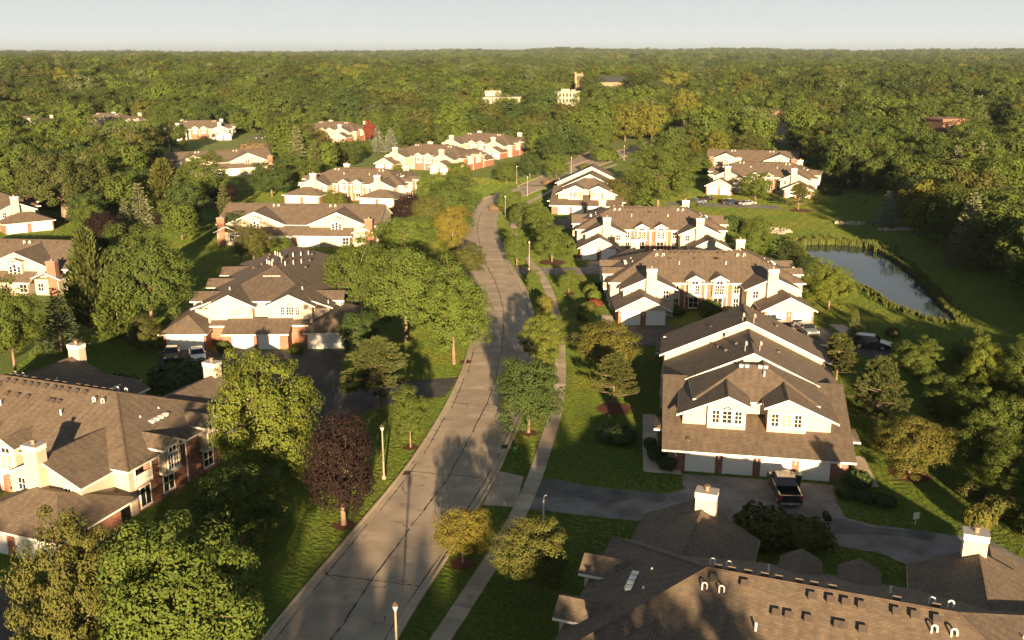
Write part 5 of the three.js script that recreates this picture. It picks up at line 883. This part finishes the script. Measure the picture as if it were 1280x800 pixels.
{ for (const dy of [10.9, 10.4]) { const p = []; for (let i = 0; i <= 14; i++) { const t = i / 14; p.push([26 + 17.5 * t, dy - (dy > 10.5 ? 0 : 0.6) - 0.5 * 4 * t * (1 - t), -420]); } tag(top(mesh('power_wire', tube(p, p.map(() => 0.035), 5), M.dark)), dy > 10.5 ? 'upper wire slung between two wooden poles' : 'lower wire slung between two wooden poles', 'wire'); } }
{ const o = new THREE.Group(); o.name = 'mailbox'; o.position.set(25.8, 0.02, -71.4); mesh('post', new THREE.BoxGeometry(0.12, 1.1, 0.12).translate(0, 0.55, 0), M.trim, o); const b = mesh('box', mergeGeometries([new THREE.BoxGeometry(0.5, 0.3, 0.9).toNonIndexed().translate(0, 1.2, 0), new THREE.CylinderGeometry(0.25, 0.25, 0.9, 12, 1, false, 0, Math.PI).toNonIndexed().rotateZ(Math.PI / 2).rotateY(Math.PI / 2).translate(0, 1.35, 0)]), CARM.plastic, o); mesh('stone_foot', new THREE.BoxGeometry(0.9, 0.22, 0.6).translate(0, 0.1, 0.1), M.rock, o); top(o); tag(o, 'black mailbox on a white post at the drive bend', 'mailbox'); }
{ const o = new THREE.Group(); o.name = 'lawn_sign'; o.position.set(33.6, 0, -72.4); mesh('stake', new THREE.BoxGeometry(0.05, 0.7, 0.05).translate(0, 0.35, -0.03), M.pipe, o); mesh('sign_board', new THREE.BoxGeometry(0.55, 0.6, 0.04).translate(0, 0.85, 0), M.pipe, o); o.rotation.y = 0.2; top(o); tag(o, 'small blank white sign standing on the lawn by the drive', 'sign'); }
{ const o = new THREE.Group(); o.name = 'wheeled_bin'; o.position.set(25.9, 0.02, -80); mesh('bin_body', new THREE.CylinderGeometry(0.42, 0.33, 1.0, 4, 1).rotateY(Math.PI / 4).translate(0, 0.52, 0), std({ color: lin(0.02, 0.045, 0.035), roughness: 0.6 }), o); mesh('lid', new THREE.BoxGeometry(0.66, 0.08, 0.7).translate(0, 1.07, 0), std({ color: lin(0.03, 0.07, 0.055), roughness: 0.5 }), o); for (const s of [-1, 1]) mesh('wheel', new THREE.CylinderGeometry(0.12, 0.12, 0.06, 10).rotateZ(Math.PI / 2).translate(s * 0.28, 0.1, -0.32), CARM.tyre, o); top(o); tag(o, 'dark green wheeled bin beside the black pickup', 'bin'); }
{ const o = new THREE.Group(); o.name = 'marker_post'; o.position.set(2.6, 0, -72); mesh('pole', new THREE.CylinderGeometry(0.06, 0.07, 2.7, 8).translate(0, 1.35, 0), M.pipe, o); mesh('bent_tip', tube([[0, 2.65, 0], [0.1, 2.85, 0], [0.22, 2.92, 0]], [0.06, 0.055, 0.04], 6), M.pipe, o); top(o); tag(o, 'slim white post behind the olive gold bushy tree', 'post'); }
{ const hg = mesh('fire_hydrant', mergeGeometries([new THREE.CylinderGeometry(0.13, 0.16, 0.6, 10).translate(0, 0.3, 0), new THREE.SphereGeometry(0.15, 10, 6).translate(0, 0.62, 0), new THREE.CylinderGeometry(0.07, 0.07, 0.42, 8).rotateZ(Math.PI / 2).translate(0, 0.42, 0)]), std({ color: lin(0.04, 0.2, 0.07), roughness: 0.5 })); hg.position.set(0.3, 0, -87); top(hg); tag(hg, 'green fire hydrant in the verge beside the kerb', 'hydrant'); }
{ // drain grates in the gutter
  for (const [s, off, l] of [[52, -RW + 0.35, 'iron drain grate in the gutter below the young tree'], [60, -0.35, 'iron drain grate in the gutter at the apron']]) { const [x, z] = road.at(s, off), o = new THREE.Group(); o.name = 'drain_grate'; o.position.set(x, 0.04, z); mesh('grate_frame', new THREE.BoxGeometry(0.7, 0.03, 0.9), std({ color: lin(0.1, 0.06, 0.045), roughness: 0.8 }), o); for (let i = -3; i <= 3; i++) mesh('grate_bar', cached('gb', () => new THREE.BoxGeometry(0.05, 0.03, 0.8)), M.dark, o).position.set(i * 0.09, 0.02, 0); top(o); tag(o, l, 'drain'); }
}
{ // rock beds above the pond
  const R = rng(31), rg = new THREE.IcosahedronGeometry(1, 1); { const p = rg.attributes.position; for (let i = 0; i < p.count; i++) { const k = 0.8 + 0.3 * hash2(Math.round(p.getX(i) * 50), Math.round(p.getY(i) * 50 + p.getZ(i) * 31), 4); p.setXYZ(i, p.getX(i) * k, p.getY(i) * k * 0.6, p.getZ(i) * k); } rg.computeVertexNormals(); }
  for (const [x0, z0, w, d, n, l] of [[77, -217, 3.4, 1.6, 40, 'pale rock bed on the mown bank above the pond'], [85.5, -209.5, 4.6, 1.3, 60, 'long pale rock bed beside the blue grey spruce'], [58, -207.5, 2.8, 3, 50, 'pale rock bed at the pond end of the lawn']]) {
    const im = new THREE.InstancedMesh(rg, M.rock, n), mt = new THREE.Matrix4(), q = new THREE.Quaternion(); im.name = 'rock_bed'; im.castShadow = true;
    for (let i = 0; i < n; i++) { const a = R() * 6.28, m = Math.sqrt(R()), x = x0 + Math.cos(a) * m * w, z = z0 + Math.sin(a) * m * d, s = 0.25 + 0.4 * R(); q.setFromEuler(new THREE.Euler(R(), R() * 6, R())); mt.compose(new THREE.Vector3(x, ground(x, z) + 0.05, z), q, new THREE.Vector3(s, s, s)); im.setMatrixAt(i, mt); }
    tag(top(im), l, 'rocks', null, 'stuff');
  }
}
// ---------------------------------------------------------------- far buildings
const stoneM = std({ color: lin(0.24, 0.19, 0.12), roughness: 0.9 }), slateM = std({ color: lin(0.04, 0.045, 0.055), roughness: 0.8 }), redM = std({ color: lin(0.2, 0.11, 0.075), roughness: 0.9 }), paleM = std({ color: lin(0.33, 0.3, 0.24), roughness: 0.8 });
function block(name, x, z, ang, label, category, build) { const o = new THREE.Group(); o.name = name; o.position.set(x, ground(x, z), z); o.rotation.y = -ang * Math.PI / 180; build(o); top(o); tag(o, label, category); return o; }
const paneRow = (o, x0, x1, n, y, z, w, hh, m = M.dark) => { for (let i = 0; i < n; i++) { const x = n > 1 ? lerp(x0, x1, i / (n - 1)) : x0; const b = new MB(); b.box(x - w / 2, x + w / 2, y, y + hh, z, z + 0.06); b.build('window', m, o); } };
block('church_tower', 58, -860, 0, 'tall sandy stone tower rising from the woods', 'tower', (o) => { const b = new MB(); b.box(-3.2, 3.2, 0, 18.6, -3.2, 3.2); b.build('shaft', stoneM, o); for (const k of [-1, 1]) { const c = new MB(); c.box(k * 2.4, k * 3.8, 0, 19.8, 2.4, 3.8); c.box(k * 2.4, k * 3.8, 0, 19.8, -3.8, -2.4); c.build('corner_pier', stoneM, o); } paneRow(o, -0.9, 0.9, 2, 12, 3.22, 0.9, 5); paneRow(o, -0.9, 0.9, 2, 5, 3.22, 0.9, 5); });
block('church_hall', 88, -850, -8, 'large hall with dark hipped roofs near the stone tower', 'building', (o) => { const w = new MB(); w.box(-18, 18, 0, 12, -9, 9); w.build('wall', stoneM, o); const r = new MB(); r.poly([[-20, 12, 10], [20, 12, 10], [11, 16.6, 0], [-11, 16.6, 0]]); r.poly([[20, 12, -10], [-20, 12, -10], [-11, 16.6, 0], [11, 16.6, 0]]); r.poly([[20, 12, 10], [20, 12, -10], [11, 16.6, 0]]); r.poly([[-20, 12, -10], [-20, 12, 10], [-11, 16.6, 0]]); r.build('roof', slateM, o); paneRow(o, -14, 14, 6, 4, 9.02, 1.6, 5); });
block('office_block', 38, -700, 4, 'cream flat roofed block with a row of tall windows', 'building', (o) => { const w = new MB(); w.box(-10, 10, 0, 10, -7, 7); w.build('wall', paleM, o); const r = new MB(); r.box(-10.5, 10.5, 10, 10.6, -7.6, 7.6); r.box(-3, 3, 10.6, 12, -3, 3); r.box(4, 7, 10.6, 11.6, -2, 3); r.build('parapet', paleM, o); paneRow(o, -8.5, 8.5, 8, 6.8, 7.02, 1.2, 2.4); paneRow(o, -8.5, 8.5, 8, 3.2, 7.02, 1.2, 2.2); });
block('low_store', -6, -660, -3, 'low cream store with a long flat roof between trees', 'building', (o) => { const w = new MB(); w.box(-22, 20, 0, 8.4, -8, 8); w.build('wall', paleM, o); const r = new MB(); r.box(-22.5, 20.5, 8.4, 9, -8.5, 8.5); r.build('roof', slateM, o); const g = new MB(); g.box(-12, -2, 9, 10.6, 2, 8.2); g.poly([[-12.5, 10.6, 8.6], [-1.5, 10.6, 8.6], [-1.5, 12.4, 4], [-12.5, 12.4, 4]]); g.poly([[-12, 10.6, 8.2], [-2, 10.6, 8.2], [-7, 12.5, 8.2]]); g.build('gable_front', M.siding, o); });
block('brick_school', 127, -452, 6, 'red brick building with dark windows showing between trees', 'building', (o) => { const w = new MB(); w.box(-8, 8, 0, 11.4, -7, 7); w.build('wall', redM, o); const r = new MB(); r.box(-8.4, 8.4, 11.4, 12, -7.4, 7.4); r.build('parapet', redM, o); paneRow(o, -6, 6, 4, 7.6, 7.02, 1.6, 2.6); paneRow(o, -6, 6, 4, 3.4, 7.02, 1.6, 2.6); });
block('brick_hall', 178, -402, -10, 'orange brick hall with an arched opening beyond the wood', 'building', (o) => { const w = new MB(); w.box(-5.5, 5.5, 0, 11, -5, 7); w.build('wall', redM, o); const r = new MB(); r.box(-5.9, 5.9, 11, 11.7, -5.4, 7.4); r.build('roof', redM, o); const a = mesh('arch', new THREE.CircleGeometry(1.7, 16, 0, Math.PI).translate(2.6, 8, 7.05), M.dark, o); paneRow(o, -3.6, -1, 2, 6.6, 7.02, 1.6, 3); });
block('white_house', 119, -422, 30, 'white gabled house among trees before the red brick building', 'house', (o) => { const h = new MB(); h.box(-5, 5, 0, 5.6, -6, 6); h.poly([[-5, 5.6, 6], [5, 5.6, 6], [0, 8.8, 6]]); h.poly([[5, 5.6, -6], [-5, 5.6, -6], [0, 8.8, -6]]); h.build('wall', M.siding, o); const r = new MB(); r.poly([[5.6, 5.3, 6.5], [5.6, 5.3, -6.5], [0, 9, -6.5], [0, 9, 6.5]]); r.poly([[-5.6, 5.3, -6.5], [-5.6, 5.3, 6.5], [0, 9, 6.5], [0, 9, -6.5]]); r.build('roof', slateM, o); paneRow(o, -2, 2, 2, 3.2, 6.02, 1, 1.6); });
block('garden_shed', 60, -268, 10, 'white flat canopy shed beside the house above the pond', 'shed', (o) => { const w = new MB(); w.box(-2.6, 2.6, 2.4, 2.7, -1.8, 1.8); w.build('roof', M.trim, o); for (const sx of [-1, 1]) for (const sz of [-1, 1]) { const p = new MB(); p.box(sx * 2.3 - 0.06, sx * 2.3 + 0.06, 0, 2.4, sz * 1.5 - 0.06, sz * 1.5 + 0.06); p.build('post', M.trim, o); } });

scene.fog = new THREE.FogExp2(new THREE.Color().setRGB(0.6, 0.75, 0.95), 0.000035);

scene.traverse((o) => { if (o.isMesh) { o.castShadow = true; o.receiveShadow = true; } });
renderer.render(scene, camera);
